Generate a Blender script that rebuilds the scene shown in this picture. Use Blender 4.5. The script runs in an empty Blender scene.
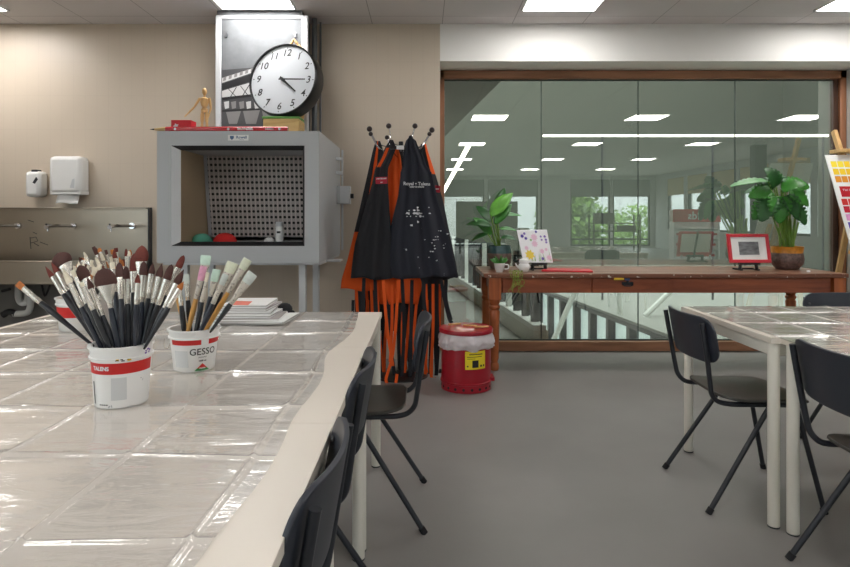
import bpy, bmesh, math, random
from mathutils import Vector, Matrix, noise
R = math.radians
PI = math.pi
random.seed(7)
scene = bpy.context.scene
COL = scene.collection

# ------------------------------------------------------------------ camera frame helpers (measuring only)
CX, HY, FP, CH = 423.0, 217.0, 600.0, 1.22
def W(px, py, Y):
    return Vector(((px-CX)*Y/FP, Y, CH-(py-HY)*Y/FP))
def WX(px, Y): return (px-CX)*Y/FP
def WZ(py, Y): return CH-(py-HY)*Y/FP

# ------------------------------------------------------------------ materials
def lin(c):
    r = []
    for v in c[:3]:
        v = v/255.0
        r.append(v/12.92 if v <= 0.04045 else ((v+0.055)/1.055)**2.4)
    return (r[0], r[1], r[2], 1.0)
def newmat(name):
    m = bpy.data.materials.new(name); m.use_nodes = True
    nt = m.node_tree
    return m, nt, nt.nodes['Principled BSDF'], nt.nodes['Material Output']
def mat(name, c, rough=0.5, metal=0.0, var=0.0, vscale=8.0, bump=0.0, bscale=40.0, spec=0.5, coat=0.0, stretch=None, trans=0.0):
    m, nt, b, out = newmat(name)
    b.inputs['Base Color'].default_value = lin(c)
    b.inputs['Roughness'].default_value = rough
    b.inputs['Metallic'].default_value = metal
    b.inputs['Specular IOR Level'].default_value = spec
    b.inputs['Coat Weight'].default_value = coat
    b.inputs['Transmission Weight'].default_value = trans
    tc = None
    if var or bump:
        tc = nt.nodes.new('ShaderNodeTexCoord'); mp = nt.nodes.new('ShaderNodeMapping')
        nt.links.new(tc.outputs['Object'], mp.inputs['Vector'])
        if stretch: mp.inputs['Scale'].default_value = stretch
    if var:
        n = nt.nodes.new('ShaderNodeTexNoise'); n.inputs['Scale'].default_value = vscale; n.inputs['Detail'].default_value = 5
        nt.links.new(mp.outputs[0], n.inputs['Vector'])
        mr = nt.nodes.new('ShaderNodeMapRange'); mr.inputs[1].default_value = .3; mr.inputs[2].default_value = .7
        mr.inputs[3].default_value = 1-var; mr.inputs[4].default_value = 1+var
        nt.links.new(n.outputs['Fac'], mr.inputs[0])
        mx = nt.nodes.new('ShaderNodeVectorMath'); mx.operation = 'SCALE'
        mx.inputs[0].default_value = lin(c)[:3]
        nt.links.new(mr.outputs[0], mx.inputs['Scale'])
        nt.links.new(mx.outputs[0], b.inputs['Base Color'])
    if bump:
        n2 = nt.nodes.new('ShaderNodeTexNoise'); n2.inputs['Scale'].default_value = bscale; n2.inputs['Detail'].default_value = 4
        nt.links.new(mp.outputs[0], n2.inputs['Vector'])
        bp = nt.nodes.new('ShaderNodeBump'); bp.inputs['Strength'].default_value = bump; bp.inputs['Distance'].default_value = 0.01
        nt.links.new(n2.outputs['Fac'], bp.inputs['Height'])
        nt.links.new(bp.outputs[0], b.inputs['Normal'])
    return m
def emit(name, c, s):
    m, nt, b, out = newmat(name)
    nt.nodes.remove(b)
    e = nt.nodes.new('ShaderNodeEmission'); e.inputs[0].default_value = lin(c); e.inputs[1].default_value = s
    nt.links.new(e.outputs[0], out.inputs[0])
    return m
def grid_mat(name, c, cl, sx, sy, line, plane='XZ', rough=.5, ox=0, oy=0, var=.03, bumpd=.3):
    """tiles: straight grid of joints in one plane of object space"""
    m, nt, b, out = newmat(name)
    tc = nt.nodes.new('ShaderNodeTexCoord'); sp = nt.nodes.new('ShaderNodeSeparateXYZ')
    nt.links.new(tc.outputs['Object'], sp.inputs[0])
    def M(op, a, bb):
        n = nt.nodes.new('ShaderNodeMath'); n.operation = op
        for i, v in enumerate((a, bb)):
            if v is None: continue
            if isinstance(v, (int, float)): n.inputs[i].default_value = v
            else: nt.links.new(v, n.inputs[i])
        return n.outputs[0]
    a1 = sp.outputs[plane[0]]; a2 = sp.outputs[plane[1]]
    def joint(a, s, o):
        f = M('FRACT', M('DIVIDE', M('ADD', a, o+100*s), s), None)
        d = M('MINIMUM', f, M('SUBTRACT', 1.0, f))
        return M('LESS_THAN', d, line/s/2)
    j = M('MAXIMUM', joint(a1, sx, ox), joint(a2, sy, oy))
    no = nt.nodes.new('ShaderNodeTexNoise'); no.inputs['Scale'].default_value = 3.0
    nt.links.new(tc.outputs['Object'], no.inputs[0])
    mr = nt.nodes.new('ShaderNodeMapRange'); mr.inputs[3].default_value = 1-var; mr.inputs[4].default_value = 1+var
    nt.links.new(no.outputs['Fac'], mr.inputs[0])
    vs = nt.nodes.new('ShaderNodeVectorMath'); vs.operation = 'SCALE'; vs.inputs[0].default_value = lin(c)[:3]
    nt.links.new(mr.outputs[0], vs.inputs['Scale'])
    mx = nt.nodes.new('ShaderNodeMix'); mx.data_type = 'RGBA'
    nt.links.new(j, mx.inputs[0]); nt.links.new(vs.outputs[0], mx.inputs[6]); mx.inputs[7].default_value = lin(cl)
    nt.links.new(mx.outputs[2], b.inputs['Base Color'])
    b.inputs['Roughness'].default_value = rough
    if bumpd:
        bp = nt.nodes.new('ShaderNodeBump'); bp.inputs['Strength'].default_value = bumpd; bp.inputs['Distance'].default_value = .002
        bp.invert = True
        nt.links.new(j, bp.inputs['Height']); nt.links.new(bp.outputs[0], b.inputs['Normal'])
    return m
def wood(name, c1, c2, axis='X', rough=.35, scale=6.0, coat=.0):
    m, nt, b, out = newmat(name)
    tc = nt.nodes.new('ShaderNodeTexCoord'); mp = nt.nodes.new('ShaderNodeMapping')
    s = {'X': (.12, 1, 1), 'Y': (1, .12, 1), 'Z': (1, 1, .12)}[axis]
    mp.inputs['Scale'].default_value = [v*scale*4 for v in s]
    nt.links.new(tc.outputs['Object'], mp.inputs[0])
    n = nt.nodes.new('ShaderNodeTexNoise'); n.inputs['Scale'].default_value = 1.0; n.inputs['Detail'].default_value = 7; n.inputs['Distortion'].default_value = .6
    nt.links.new(mp.outputs[0], n.inputs[0])
    cr = nt.nodes.new('ShaderNodeValToRGB')
    cr.color_ramp.elements[0].position = .32; cr.color_ramp.elements[0].color = lin(c2)
    cr.color_ramp.elements[1].position = .68; cr.color_ramp.elements[1].color = lin(c1)
    nt.links.new(n.outputs['Fac'], cr.inputs[0]); nt.links.new(cr.outputs[0], b.inputs['Base Color'])
    b.inputs['Roughness'].default_value = rough; b.inputs['Coat Weight'].default_value = coat
    bp = nt.nodes.new('ShaderNodeBump'); bp.inputs['Strength'].default_value = .15; bp.inputs['Distance'].default_value = .003
    nt.links.new(n.outputs['Fac'], bp.inputs['Height']); nt.links.new(bp.outputs[0], b.inputs['Normal'])
    return m
def splat(name, base, spot, scale, thr, rough=.7, bump=.1, spot2=None, rnd=1.0):
    """base colour with small irregular paint specks (their own shape)"""
    m, nt, b, out = newmat(name)
    tc = nt.nodes.new('ShaderNodeTexCoord')
    n = nt.nodes.new('ShaderNodeTexNoise'); n.inputs['Scale'].default_value = scale; n.inputs['Detail'].default_value = 3
    nt.links.new(tc.outputs['Object'], n.inputs[0])
    cr = nt.nodes.new('ShaderNodeValToRGB')
    cr.color_ramp.elements[0].position = thr; cr.color_ramp.elements[0].color = (0, 0, 0, 1)
    cr.color_ramp.elements[1].position = thr+.02; cr.color_ramp.elements[1].color = (1, 1, 1, 1)
    nt.links.new(n.outputs['Fac'], cr.inputs[0])
    mx = nt.nodes.new('ShaderNodeMix'); mx.data_type = 'RGBA'
    nt.links.new(cr.outputs[0], mx.inputs[0]); mx.inputs[6].default_value = lin(base); mx.inputs[7].default_value = lin(spot)
    nt.links.new(mx.outputs[2], b.inputs['Base Color'])
    b.inputs['Roughness'].default_value = rough
    return m
def glass_mat(name, tint, refl, rough=0.0, gcol=(1, 1, 1, 1)):
    m, nt, b, out = newmat(name)
    nt.nodes.remove(b)
    t = nt.nodes.new('ShaderNodeBsdfTransparent'); t.inputs[0].default_value = tint
    g = nt.nodes.new('ShaderNodeBsdfGlossy'); g.inputs['Roughness'].default_value = rough; g.inputs['Color'].default_value = gcol
    mx = nt.nodes.new('ShaderNodeMixShader'); mx.inputs[0].default_value = refl
    nt.links.new(t.outputs[0], mx.inputs[1]); nt.links.new(g.outputs[0], mx.inputs[2]); nt.links.new(mx.outputs[0], out.inputs[0])
    return m
def plastic_film(name):
    m, nt, b, out = newmat(name)
    nt.nodes.remove(b)
    tc = nt.nodes.new('ShaderNodeTexCoord')
    mp = nt.nodes.new('ShaderNodeMapping'); mp.inputs['Scale'].default_value = (2.2, 9.0, 3.0)
    nt.links.new(tc.outputs['Object'], mp.inputs[0])
    n = nt.nodes.new('ShaderNodeTexNoise'); n.inputs['Scale'].default_value = 2.2; n.inputs['Detail'].default_value = 4; n.inputs['Distortion'].default_value = 1.2
    nt.links.new(mp.outputs[0], n.inputs[0])
    bp = nt.nodes.new('ShaderNodeBump'); bp.inputs['Strength'].default_value = .16; bp.inputs['Distance'].default_value = .02
    nt.links.new(n.outputs['Fac'], bp.inputs['Height'])
    g = nt.nodes.new('ShaderNodeBsdfGlossy'); g.inputs['Roughness'].default_value = .045
    nt.links.new(bp.outputs[0], g.inputs['Normal'])
    t = nt.nodes.new('ShaderNodeBsdfTransparent'); t.inputs[0].default_value = (.99, .99, .99, 1)
    d = nt.nodes.new('ShaderNodeBsdfDiffuse'); d.inputs[0].default_value = (.85, .85, .85, 1)
    ge = nt.nodes.new('ShaderNodeNewGeometry')
    dt = nt.nodes.new('ShaderNodeVectorMath'); dt.operation = 'DOT_PRODUCT'
    nt.links.new(ge.outputs['Incoming'], dt.inputs[0]); nt.links.new(bp.outputs[0], dt.inputs[1])
    def MM(op, a, v):
        q = nt.nodes.new('ShaderNodeMath'); q.operation = op; q.use_clamp = True
        for i, w in enumerate((a, v)):
            if w is None: continue
            if isinstance(w, (int, float)): q.inputs[i].default_value = w
            else: nt.links.new(w, q.inputs[i])
        return q.outputs[0]
    inv = MM('SUBTRACT', 1.0, MM('ABSOLUTE', dt.outputs['Value'], None))
    mu = nt.nodes.new('ShaderNodeMath'); mu.operation = 'MULTIPLY_ADD'; mu.inputs[1].default_value = .9; mu.inputs[2].default_value = .07; mu.use_clamp = True
    nt.links.new(MM('POWER', inv, 3.6), mu.inputs[0])
    m0 = nt.nodes.new('ShaderNodeMixShader'); m0.inputs[0].default_value = .19
    nt.links.new(t.outputs[0], m0.inputs[1]); nt.links.new(d.outputs[0], m0.inputs[2])
    m1 = nt.nodes.new('ShaderNodeMixShader')
    nt.links.new(mu.outputs[0], m1.inputs[0]); nt.links.new(m0.outputs[0], m1.inputs[1]); nt.links.new(g.outputs[0], m1.inputs[2])
    nt.links.new(m1.outputs[0], out.inputs[0])
    return m
def thin_bag(name):
    m, nt, b, out = newmat(name)
    b.inputs['Base Color'].default_value = lin((250, 246, 250)); b.inputs['Roughness'].default_value = .25
    t = nt.nodes.new('ShaderNodeBsdfTransparent'); tr = nt.nodes.new('ShaderNodeBsdfTranslucent'); tr.inputs[0].default_value = (.9, .85, .88, 1)
    m0 = nt.nodes.new('ShaderNodeMixShader'); m0.inputs[0].default_value = .2
    nt.links.new(b.outputs[0], m0.inputs[1]); nt.links.new(tr.outputs[0], m0.inputs[2])
    m1 = nt.nodes.new('ShaderNodeMixShader'); m1.inputs[0].default_value = .15
    nt.links.new(m0.outputs[0], m1.inputs[1]); nt.links.new(t.outputs[0], m1.inputs[2]); nt.links.new(m1.outputs[0], out.inputs[0])
    return m
def perforated(name, c, hole, pitch, r):
    m, nt, b, out = newmat(name)
    tc = nt.nodes.new('ShaderNodeTexCoord'); sp = nt.nodes.new('ShaderNodeSeparateXYZ')
    nt.links.new(tc.outputs['Object'], sp.inputs[0])
    def M(op, a, bb=None):
        n = nt.nodes.new('ShaderNodeMath'); n.operation = op
        for i, v in enumerate((a, bb)):
            if v is None: continue
            if isinstance(v, (int, float)): n.inputs[i].default_value = v
            else: nt.links.new(v, n.inputs[i])
        return n.outputs[0]
    def cell(a, pt):
        return M('SUBTRACT', M('FRACT', M('DIVIDE', M('ADD', a, 10*pt), pt)), .5)
    u = cell(sp.outputs['X'], pitch); v = cell(sp.outputs['Z'], pitch*1.32)
    uu = M('MULTIPLY', u, pitch); vv = M('MULTIPLY', v, pitch*1.32)
    d = M('SQRT', M('ADD', M('MULTIPLY', uu, uu), M('MULTIPLY', vv, vv)))
    h = M('LESS_THAN', d, r)
    rib = M('LESS_THAN', M('ABSOLUTE', M('SUBTRACT', M('ABSOLUTE', u), .5)), .07)
    mx0 = nt.nodes.new('ShaderNodeMix'); mx0.data_type = 'RGBA'
    nt.links.new(rib, mx0.inputs[0]); mx0.inputs[6].default_value = lin(c); mx0.inputs[7].default_value = lin([min(255, x*1.18) for x in c])
    mx = nt.nodes.new('ShaderNodeMix'); mx.data_type = 'RGBA'
    nt.links.new(h, mx.inputs[0]); nt.links.new(mx0.outputs[2], mx.inputs[6]); mx.inputs[7].default_value = lin(hole)
    nt.links.new(mx.outputs[2], b.inputs['Base Color'])
    b.inputs['Roughness'].default_value = .6
    return m

M = {}
M['wall'] = grid_mat('beige_tile', (207, 193, 175), (201, 187, 170), .10, .29, .003, 'XZ', .38, oy=.06, var=.02, bumpd=.25)
M['white_wall'] = mat('white_paint', (238, 236, 232), .75)
M['grey_wall'] = mat('grey_paint', (200, 200, 200), .75)
M['ceiling'] = grid_mat('ceiling_tile', (216, 213, 214), (160, 158, 160), .6, .6, .006, 'XY', .85, ox=-.165, oy=-.15, var=.01, bumpd=.1)
M['floor'] = mat('grey_resin_floor', (139, 136, 133), .38, var=.07, vscale=2.0, bump=.02, bscale=60, spec=.4)
M['frame_wood'] = wood('brown_frame_wood', (172, 122, 90), (134, 92, 66), 'X', .4, 4)
M['frame_wood_v'] = wood('brown_frame_wood_upright', (168, 116, 84), (130, 88, 62), 'Z', .4, 4)
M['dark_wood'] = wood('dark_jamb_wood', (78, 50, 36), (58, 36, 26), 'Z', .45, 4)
M['lightpanel'] = emit('light_panel', (255, 252, 249), 8.2)
M['alu'] = mat('white_aluminium', (205, 207, 209), .35, .3)
M['steel'] = mat('brushed_steel', (158, 149, 136), .30, 1.0, bump=.35, bscale=2.2, stretch=(1.6, 1, .12))
M['chrome'] = mat('chrome', (210, 210, 212), .1, 1.0)
M['darkmetal'] = mat('dark_metal', (46, 48, 52), .4, .2)
M['galv'] = mat('galvanised_sheet', (112, 115, 118), .5, .3, var=.10, vscale=14, bump=.05, bscale=20)
M['cab'] = mat('grey_cabinet_paint', (184, 187, 189), .38, 0.0, spec=.5)
M['cabside'] = M['cab']
M['bevel'] = mat('bare_aluminium_edge', (238, 240, 242), .35, .0)
M['gasket'] = mat('black_gasket', (38, 38, 40), .6)
M['cabin'] = mat('booth_inner_beige', (196, 172, 140), .6)
M['perf'] = perforated('perforated_board', (182, 174, 170), (26, 24, 24), .0345, .0108)
M['white_plastic'] = mat('white_plastic', (236, 236, 234), .25)
M['paper'] = mat('white_paper', (240, 240, 238), .8)
M['greyed'] = mat('grey_paper_edge', (176, 170, 168), .8)
M['black'] = mat('black_satin', (24, 24, 27), .35)
M['black_matte'] = mat('black_matte', (22, 22, 25), .8)
M['clock_face'] = mat('clock_face', (206, 211, 216), .4)
M['ink'] = mat('black_ink', (26, 26, 28), .6)
M['red_lacq'] = mat('red_lacquer', (176, 16, 30), .25, coat=.4)
M['red_card'] = mat('red_card', (196, 18, 36), .5)
M['pale_wood'] = wood('pale_beech', (224, 186, 128), (206, 162, 104), 'Z', .5, 10)
M['ochre_wood'] = wood('ochre_pine', (212, 180, 120), (190, 152, 94), 'X', .55, 8)
M['green_card'] = mat('green_edge', (96, 150, 70), .6)
M['table_white'] = mat('cream_laminate', (230, 221, 208), .38)
M['table_leg'] = mat('cream_powder_coat', (238, 234, 222), .35)
M['film'] = plastic_film('clear_plastic_film')
M['chair_tube'] = mat('anthracite_tube', (40, 43, 49), .38, .1)
M['chair_shell'] = mat('anthracite_shell', (46, 50, 59), .42, var=.05, vscale=3)
M['chair_seat'] = mat('dark_seat_laminate', (62, 60, 56), .35)
M['bolt'] = mat('dull_bolt', (120, 122, 126), .35, .8)
M['bucket'] = splat('white_bucket_plastic', (240, 240, 238), (176, 178, 182), 55, .70, .35)
M['bucket_plain'] = mat('plain_white_bucket', (240, 240, 238), .35)
M['label_red'] = mat('red_label', (206, 36, 34), .4)
M['label_green'] = mat('green_label', (48, 142, 76), .45)
M['label_grey'] = mat('faded_grey_print', (214, 216, 216), .5)
M['purple'] = mat('purple_paint', (120, 84, 170), .5)
M['yellow_paint'] = mat('yellow_paint', (232, 190, 54), .5)
M['handle_black'] = mat('black_lacquer_handle', (26, 28, 34), .28, coat=.3)
M['handle_navy'] = mat('navy_lacquer_handle', (30, 35, 48), .28, coat=.3)
M['handle_wood'] = wood('varnished_handle', (222, 172, 96), (200, 146, 74), 'Z', .4, 12)
M['ferrule'] = mat('silver_ferrule', (226, 221, 211), .24, .85)
M['ferrule_w'] = splat('paint_smeared_ferrule', (206, 200, 188), (158, 152, 142), 120, .58, .4)
M['br_brown'] = mat('dark_brown_bristle', (78, 40, 32), .6, var=.25, vscale=150, bump=.4, bscale=260, stretch=(6, 6, 1))
M['br_red'] = mat('red_brown_bristle', (112, 42, 28), .6, var=.25, vscale=150, bump=.4, bscale=260, stretch=(6, 6, 1))
M['br_orange'] = mat('orange_bristle', (190, 112, 50), .6, var=.2, vscale=150)
M['br_cream'] = mat('cream_bristle', (232, 222, 200), .6, var=.08, vscale=150)
M['br_mint'] = mat('mint_paint_bristle', (194, 220, 204), .6, var=.06, vscale=90)
M['br_pink'] = mat('pink_paint_bristle', (222, 160, 186), .6, var=.12, vscale=90)
M['br_pale'] = mat('pale_green_bristle', (216, 220, 196), .6, var=.06, vscale=90)
M['br_grey'] = mat('grey_white_bristle', (206, 214, 208), .6, var=.06, vscale=90)
M['navy'] = splat('navy_apron_cloth', (40, 42, 52), (206, 206, 210), 26, .745, .85)
M['apron_black'] = splat('black_apron_cloth', (42, 42, 46), (150, 140, 70), 18, .78, .85)
M['apron_plain'] = mat('plain_black_cloth', (36, 36, 41), .85)
M['orange'] = mat('orange_cloth', (236, 92, 22), .8, bump=.1, bscale=60)
M['white_ink'] = mat('white_print', (226, 226, 228), .7)
M['maroon'] = mat('crimson_label', (186, 30, 56), .6)
M['red_bin'] = mat('red_bin_enamel', (164, 8, 34), .3, coat=.3)
M['bag'] = thin_bag('thin_bin_liner')
M['yellow'] = mat('yellow_sticker', (244, 220, 40), .5)
M['old_wood'] = wood('old_red_brown_wood', (170, 92, 56), (124, 62, 38), 'X', .45, 4)
M['old_wood_v'] = wood('old_orange_brown_wood', (190, 108, 58), (146, 76, 40), 'Z', .4, 4)
M['old_top'] = wood('worn_table_top', (152, 106, 84), (104, 70, 54), 'X', .32, 5)
M['leaf'] = mat('glossy_green_leaf', (50, 118, 34), .42, var=.25, vscale=14)
M['leaf_dark'] = mat('deep_green_leaf', (30, 82, 30), .42, var=.25, vscale=14)
M['leaf_bright'] = mat('fresh_green_leaf', (92, 158, 52), .42, var=.2, vscale=14)
M['stem'] = mat('green_stem', (122, 158, 66), .5)
M['trail'] = mat('trailing_green', (134, 148, 58), .6)
M['pot_teal'] = mat('teal_glaze', (64, 96, 98), .2, var=.2, vscale=20, coat=.4)
M['pot_brown'] = mat('brown_pot', (112, 92, 84), .55, var=.3, vscale=30, bump=.3, bscale=40)
M['pot_mottle'] = mat('mottled_brown_pot', (104, 84, 78), .5, var=.5, vscale=45, bump=.5, bscale=60)
M['pot_ochre'] = mat('ochre_glaze', (196, 128, 34), .35, var=.25, vscale=40)
M['soil'] = mat('dark_soil', (52, 40, 32), .95)
M['china'] = mat('white_china', (240, 242, 242), .2)
M['red_frame'] = mat('red_picture_frame', (204, 36, 52), .35)
M['print_grey'] = mat('grey_print', (120, 122, 124), .6, var=.6, vscale=12, stretch=(1, 1, 3))
M['pipe'] = mat('grey_white_pipe', (208, 208, 204), .4)
M['void'] = mat('dark_fitting', (30, 30, 32), .6)
M['atr_far'] = mat('grey_green_render', (84, 88, 80), .9)
M['atr_floor'] = mat('gallery_floor', (140, 142, 137), .5)
M['atr_cream'] = mat('cream_curb', (208, 210, 198), .7)
M['atr_white'] = mat('white_steel', (226, 230, 226), .5)
M['atr_dark'] = mat('dark_mullion', (34, 40, 45), .5)
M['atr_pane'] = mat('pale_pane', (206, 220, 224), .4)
_b = M['atr_pane'].node_tree.nodes['Principled BSDF']; _b.inputs['Emission Color'].default_value = lin((196, 218, 224)); _b.inputs['Emission Strength'].default_value = .42   # emission added to these panes to brighten the gaps between the mullions
M['wglass'] = glass_mat('tinted_window_glass', (.83, .85, .785, 1), .185, 0, (.95, .97, .93, 1))
M['clear'] = glass_mat('clear_window_glass', (.93, .96, .95, 1), .06)
M['blind'] = mat('beige_blind', (206, 188, 150), .8)
M['shade'] = mat('grey_roller_shade', (124, 128, 128), .8)
M['tree_leaf'] = mat('outdoor_foliage', (120, 152, 72), .8, var=.3, vscale=3)
M['bark'] = mat('bark', (96, 80, 64), .9)
M['ground'] = mat('pale_paving', (170, 168, 160), .9)
M['brick_white'] = grid_mat('white_brick', (226, 226, 224), (190, 190, 190), .5, .16, .012, 'XZ', .8)
M['olive'] = mat('olive_pinboard', (86, 86, 74), .8)
M['seal'] = mat('pane_joint', (70, 80, 74), .5)

# ------------------------------------------------------------------ mesh builder
class MB:
    def __init__(s): s.bm = bmesh.new()
    def _mi(s, faces, mi):
        for f in faces: f.material_index = mi
    def box(s, lo, hi, mi=0):
        lo = Vector(lo); hi = Vector(hi)
        v = [s.bm.verts.new((x, y, z)) for x in (lo.x, hi.x) for y in (lo.y, hi.y) for z in (lo.z, hi.z)]
        idx = [(0, 1, 3, 2), (4, 6, 7, 5), (0, 4, 5, 1), (2, 3, 7, 6), (0, 2, 6, 4), (1, 5, 7, 3)]
        s._mi([s.bm.faces.new([v[i] for i in q]) for q in idx], mi)
        return v
    def obox(s, c, ax, ay, az, mi=0):
        """box with half-axis vectors"""
        c, ax, ay, az = map(Vector, (c, ax, ay, az))
        v = [s.bm.verts.new(c+ax*i+ay*j+az*k) for i in (-1, 1) for j in (-1, 1) for k in (-1, 1)]
        idx = [(0, 1, 3, 2), (4, 6, 7, 5), (0, 4, 5, 1), (2, 3, 7, 6), (0, 2, 6, 4), (1, 5, 7, 3)]
        s._mi([s.bm.faces.new([v[i] for i in q]) for q in idx], mi)
    def bar(s, p0, p1, w, t, up=(0, 0, 1), mi=0):
        p0 = Vector(p0); p1 = Vector(p1); d = (p1-p0); L = d.length; d.normalize()
        side = d.cross(Vector(up))
        if side.length < 1e-4: side = d.cross(Vector((0, 1, 0)))
        side.normalize(); u = side.cross(d)
        s.obox((p0+p1)/2, d*L/2, side*w/2, u*t/2, mi)
    def rings(s, rings, mi=0, caps=True, closed=True):
        vs = [[s.bm.verts.new(p) for p in r] for r in rings]
        n = len(vs[0]); fs = []
        for a, b in zip(vs[:-1], vs[1:]):
            for i in range(n if closed else n-1):
                j = (i+1) % n
                fs.append(s.bm.faces.new((a[i], a[j], b[j], b[i])))
        if caps and closed:
            fs.append(s.bm.faces.new(vs[0][::-1])); fs.append(s.bm.faces.new(vs[-1]))
        s._mi(fs, mi); return vs
    def tube(s, pts, r, seg=10, mi=0, caps=True):
        pts = [Vector(p) for p in pts]
        rr = r if isinstance(r, (list, tuple)) else [r]*len(pts)
        rings = []; prev = None
        for i, p in enumerate(pts):
            if i == 0: d = pts[1]-pts[0]
            elif i == len(pts)-1: d = pts[-1]-pts[-2]
            else: d = (pts[i+1]-pts[i]).normalized()+(pts[i]-pts[i-1]).normalized()
            d.normalize()
            if prev is None:
                a = d.cross(Vector((0, 0, 1)))
                if a.length < 1e-3: a = d.cross(Vector((1, 0, 0)))
            else:
                a = prev-d*prev.dot(d)
            a.normalize(); prev = a; b = d.cross(a)
            rings.append([p+(a*math.cos(2*PI*k/seg)+b*math.sin(2*PI*k/seg))*rr[i] for k in range(seg)])
        s.rings(rings, mi, caps)
    def cyl(s, p0, p1, r0, r1=None, seg=16, mi=0):
        s.tube([p0, p1], [r0, r0 if r1 is None else r1], seg, mi)
    def lathe(s, prof, c=(0, 0, 0), seg=32, mi=0, mids=None, caps=True):
        c = Vector(c)
        rings = [[c+Vector((r*math.cos(2*PI*k/seg), r*math.sin(2*PI*k/seg), z)) for k in range(seg)] for r, z in prof]
        vs = [[s.bm.verts.new(p) for p in r] for r in rings]
        for q, (a, b) in enumerate(zip(vs[:-1], vs[1:])):
            for i in range(seg):
                j = (i+1) % seg
                f = s.bm.faces.new((a[i], a[j], b[j], b[i])); f.material_index = mids[q] if mids else mi
        if caps:
            f = s.bm.faces.new(vs[0][::-1]); f.material_index = mids[0] if mids else mi
            f = s.bm.faces.new(vs[-1]); f.material_index = mids[-1] if mids else mi
    def ball(s, c, r, mi=0, seg=14, sc=(1, 1, 1)):
        prof = [(r*math.sin(PI*k/8), -r*math.cos(PI*k/8)) for k in range(9)]
        prof[0] = (r*.02, -r); prof[-1] = (r*.02, r)
        c = Vector(c)
        rings = [[c+Vector((a*math.cos(2*PI*k/seg)*sc[0], a*math.sin(2*PI*k/seg)*sc[1], z*sc[2])) for k in range(seg)] for a, z in prof]
        s.rings(rings, mi)
    def grid(s, fn, nu, nv, mi=0, mfn=None):
        vs = [[s.bm.verts.new(fn(i/nu, j/nv)) for i in range(nu+1)] for j in range(nv+1)]
        for j in range(nv):
            for i in range(nu):
                f = s.bm.faces.new((vs[j][i], vs[j][i+1], vs[j+1][i+1], vs[j+1][i]))
                f.material_index = mfn((i+.5)/nu, (j+.5)/nv) if mfn else mi
        return vs
    def poly(s, pts, mi=0):
        f = s.bm.faces.new([s.bm.verts.new(p) for p in pts]); f.material_index = mi
    def prism(s, pts, off, mi=0):
        off = Vector(off); a = [s.bm.verts.new(p) for p in pts]; b = [s.bm.verts.new(Vector(p)+off) for p in pts]
        n = len(a); fs = [s.bm.faces.new(a), s.bm.faces.new(b[::-1])]
        for i in range(n): fs.append(s.bm.faces.new((a[i], b[i], b[(i+1) % n], a[(i+1) % n])))
        s._mi(fs, mi)
    def ribbon(s, pts, w, t=.003, mi=0, side=(1, 0, 0)):
        pts = [Vector(p) for p in pts]; sd = Vector(side).normalized(); rings = []
        for i, p in enumerate(pts):
            d = pts[min(i+1, len(pts)-1)]-pts[max(i-1, 0)]
            d.normalize(); n = d.cross(sd)
            if n.length < 1e-4: n = Vector((0, 1, 0))
            n.normalize(); q = n.cross(d)
            rings.append([p+q*w/2+n*t/2, p-q*w/2+n*t/2, p-q*w/2-n*t/2, p+q*w/2-n*t/2])
        s.rings(rings, mi)
    def text(s, string, size, fn, mi=0, shear=0.0, bold=0.0, align='CENTER'):
        cu = bpy.data.curves.new('lettering', 'FONT'); cu.body = string; cu.size = size; cu.shear = shear
        cu.align_x = align; cu.align_y = 'CENTER'; cu.offset = bold; cu.resolution_u = 3
        o = bpy.data.objects.new('lettering', cu); COL.objects.link(o)
        bpy.context.view_layer.update()
        me = bpy.data.meshes.new_from_object(o.evaluated_get(bpy.context.evaluated_depsgraph_get()))
        vs = [s.bm.verts.new(fn(v.co.x, v.co.y)) for v in me.vertices]
        for p in me.polygons:
            try:
                f = s.bm.faces.new([vs[i] for i in p.vertices]); f.material_index = mi
            except ValueError: pass
        bpy.data.objects.remove(o); bpy.data.curves.remove(cu); bpy.data.meshes.remove(me)
    def build(s, name, mats, parent=None, origin=None, local=False, bevel=0.0, solid=0.0, smooth=True, ang=.7, fixn=True, soff=0.0, subd=0):
        if fixn: bmesh.ops.recalc_face_normals(s.bm, faces=s.bm.faces)
        if parent is not None:
            r = parent
            while r.parent is not None: r = r.parent
            off = r.get('_o', None)
            off = Vector(off) if off is not None and not local else Vector((0, 0, 0))
        else:
            off = Vector(origin) if origin is not None else Vector((0, 0, 0))
        for v in s.bm.verts: v.co -= off
        me = bpy.data.meshes.new(name); s.bm.to_mesh(me); s.bm.free()
        if not isinstance(mats, (list, tuple)): mats = [mats]
        for m in mats: me.materials.append(m)
        if smooth:
            for p in me.polygons: p.use_smooth = True
            me.set_sharp_from_angle(angle=ang)
        o = bpy.data.objects.new(name, me); COL.objects.link(o)
        if parent is not None: o.parent = parent
        else:
            o.location = off; o['_o'] = tuple(off)
        if solid:
            md = o.modifiers.new('thickness', 'SOLIDIFY'); md.thickness = solid; md.offset = soff
        if bevel:
            md = o.modifiers.new('edges', 'BEVEL'); md.width = bevel; md.segments = 2; md.limit_method = 'ANGLE'; md.angle_limit = .6
        if subd:
            md = o.modifiers.new('sub', 'SUBSURF'); md.levels = subd; md.render_levels = subd
        return o
def tag(o, label=None, cat=None, group=None, kind=None):
    if label: o['label'] = label
    if cat: o['category'] = cat
    if group: o['group'] = group
    if kind: o['kind'] = kind
    return o
def thing(name, label, cat, loc, group=None, kind=None):
    o = bpy.data.objects.new(name, None); COL.objects.link(o); o.empty_display_size = .1
    o.location = loc; o['_o'] = tuple(loc)
    return tag(o, label, cat, group, kind)
def copy_tree(o, parent=None):
    c = o.copy(); COL.objects.link(c); c.parent = parent
    for ch in [x for x in bpy.data.objects if x.parent == o]: copy_tree(ch, c)
    return c
def kids(o): return list(o.children)
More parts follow.
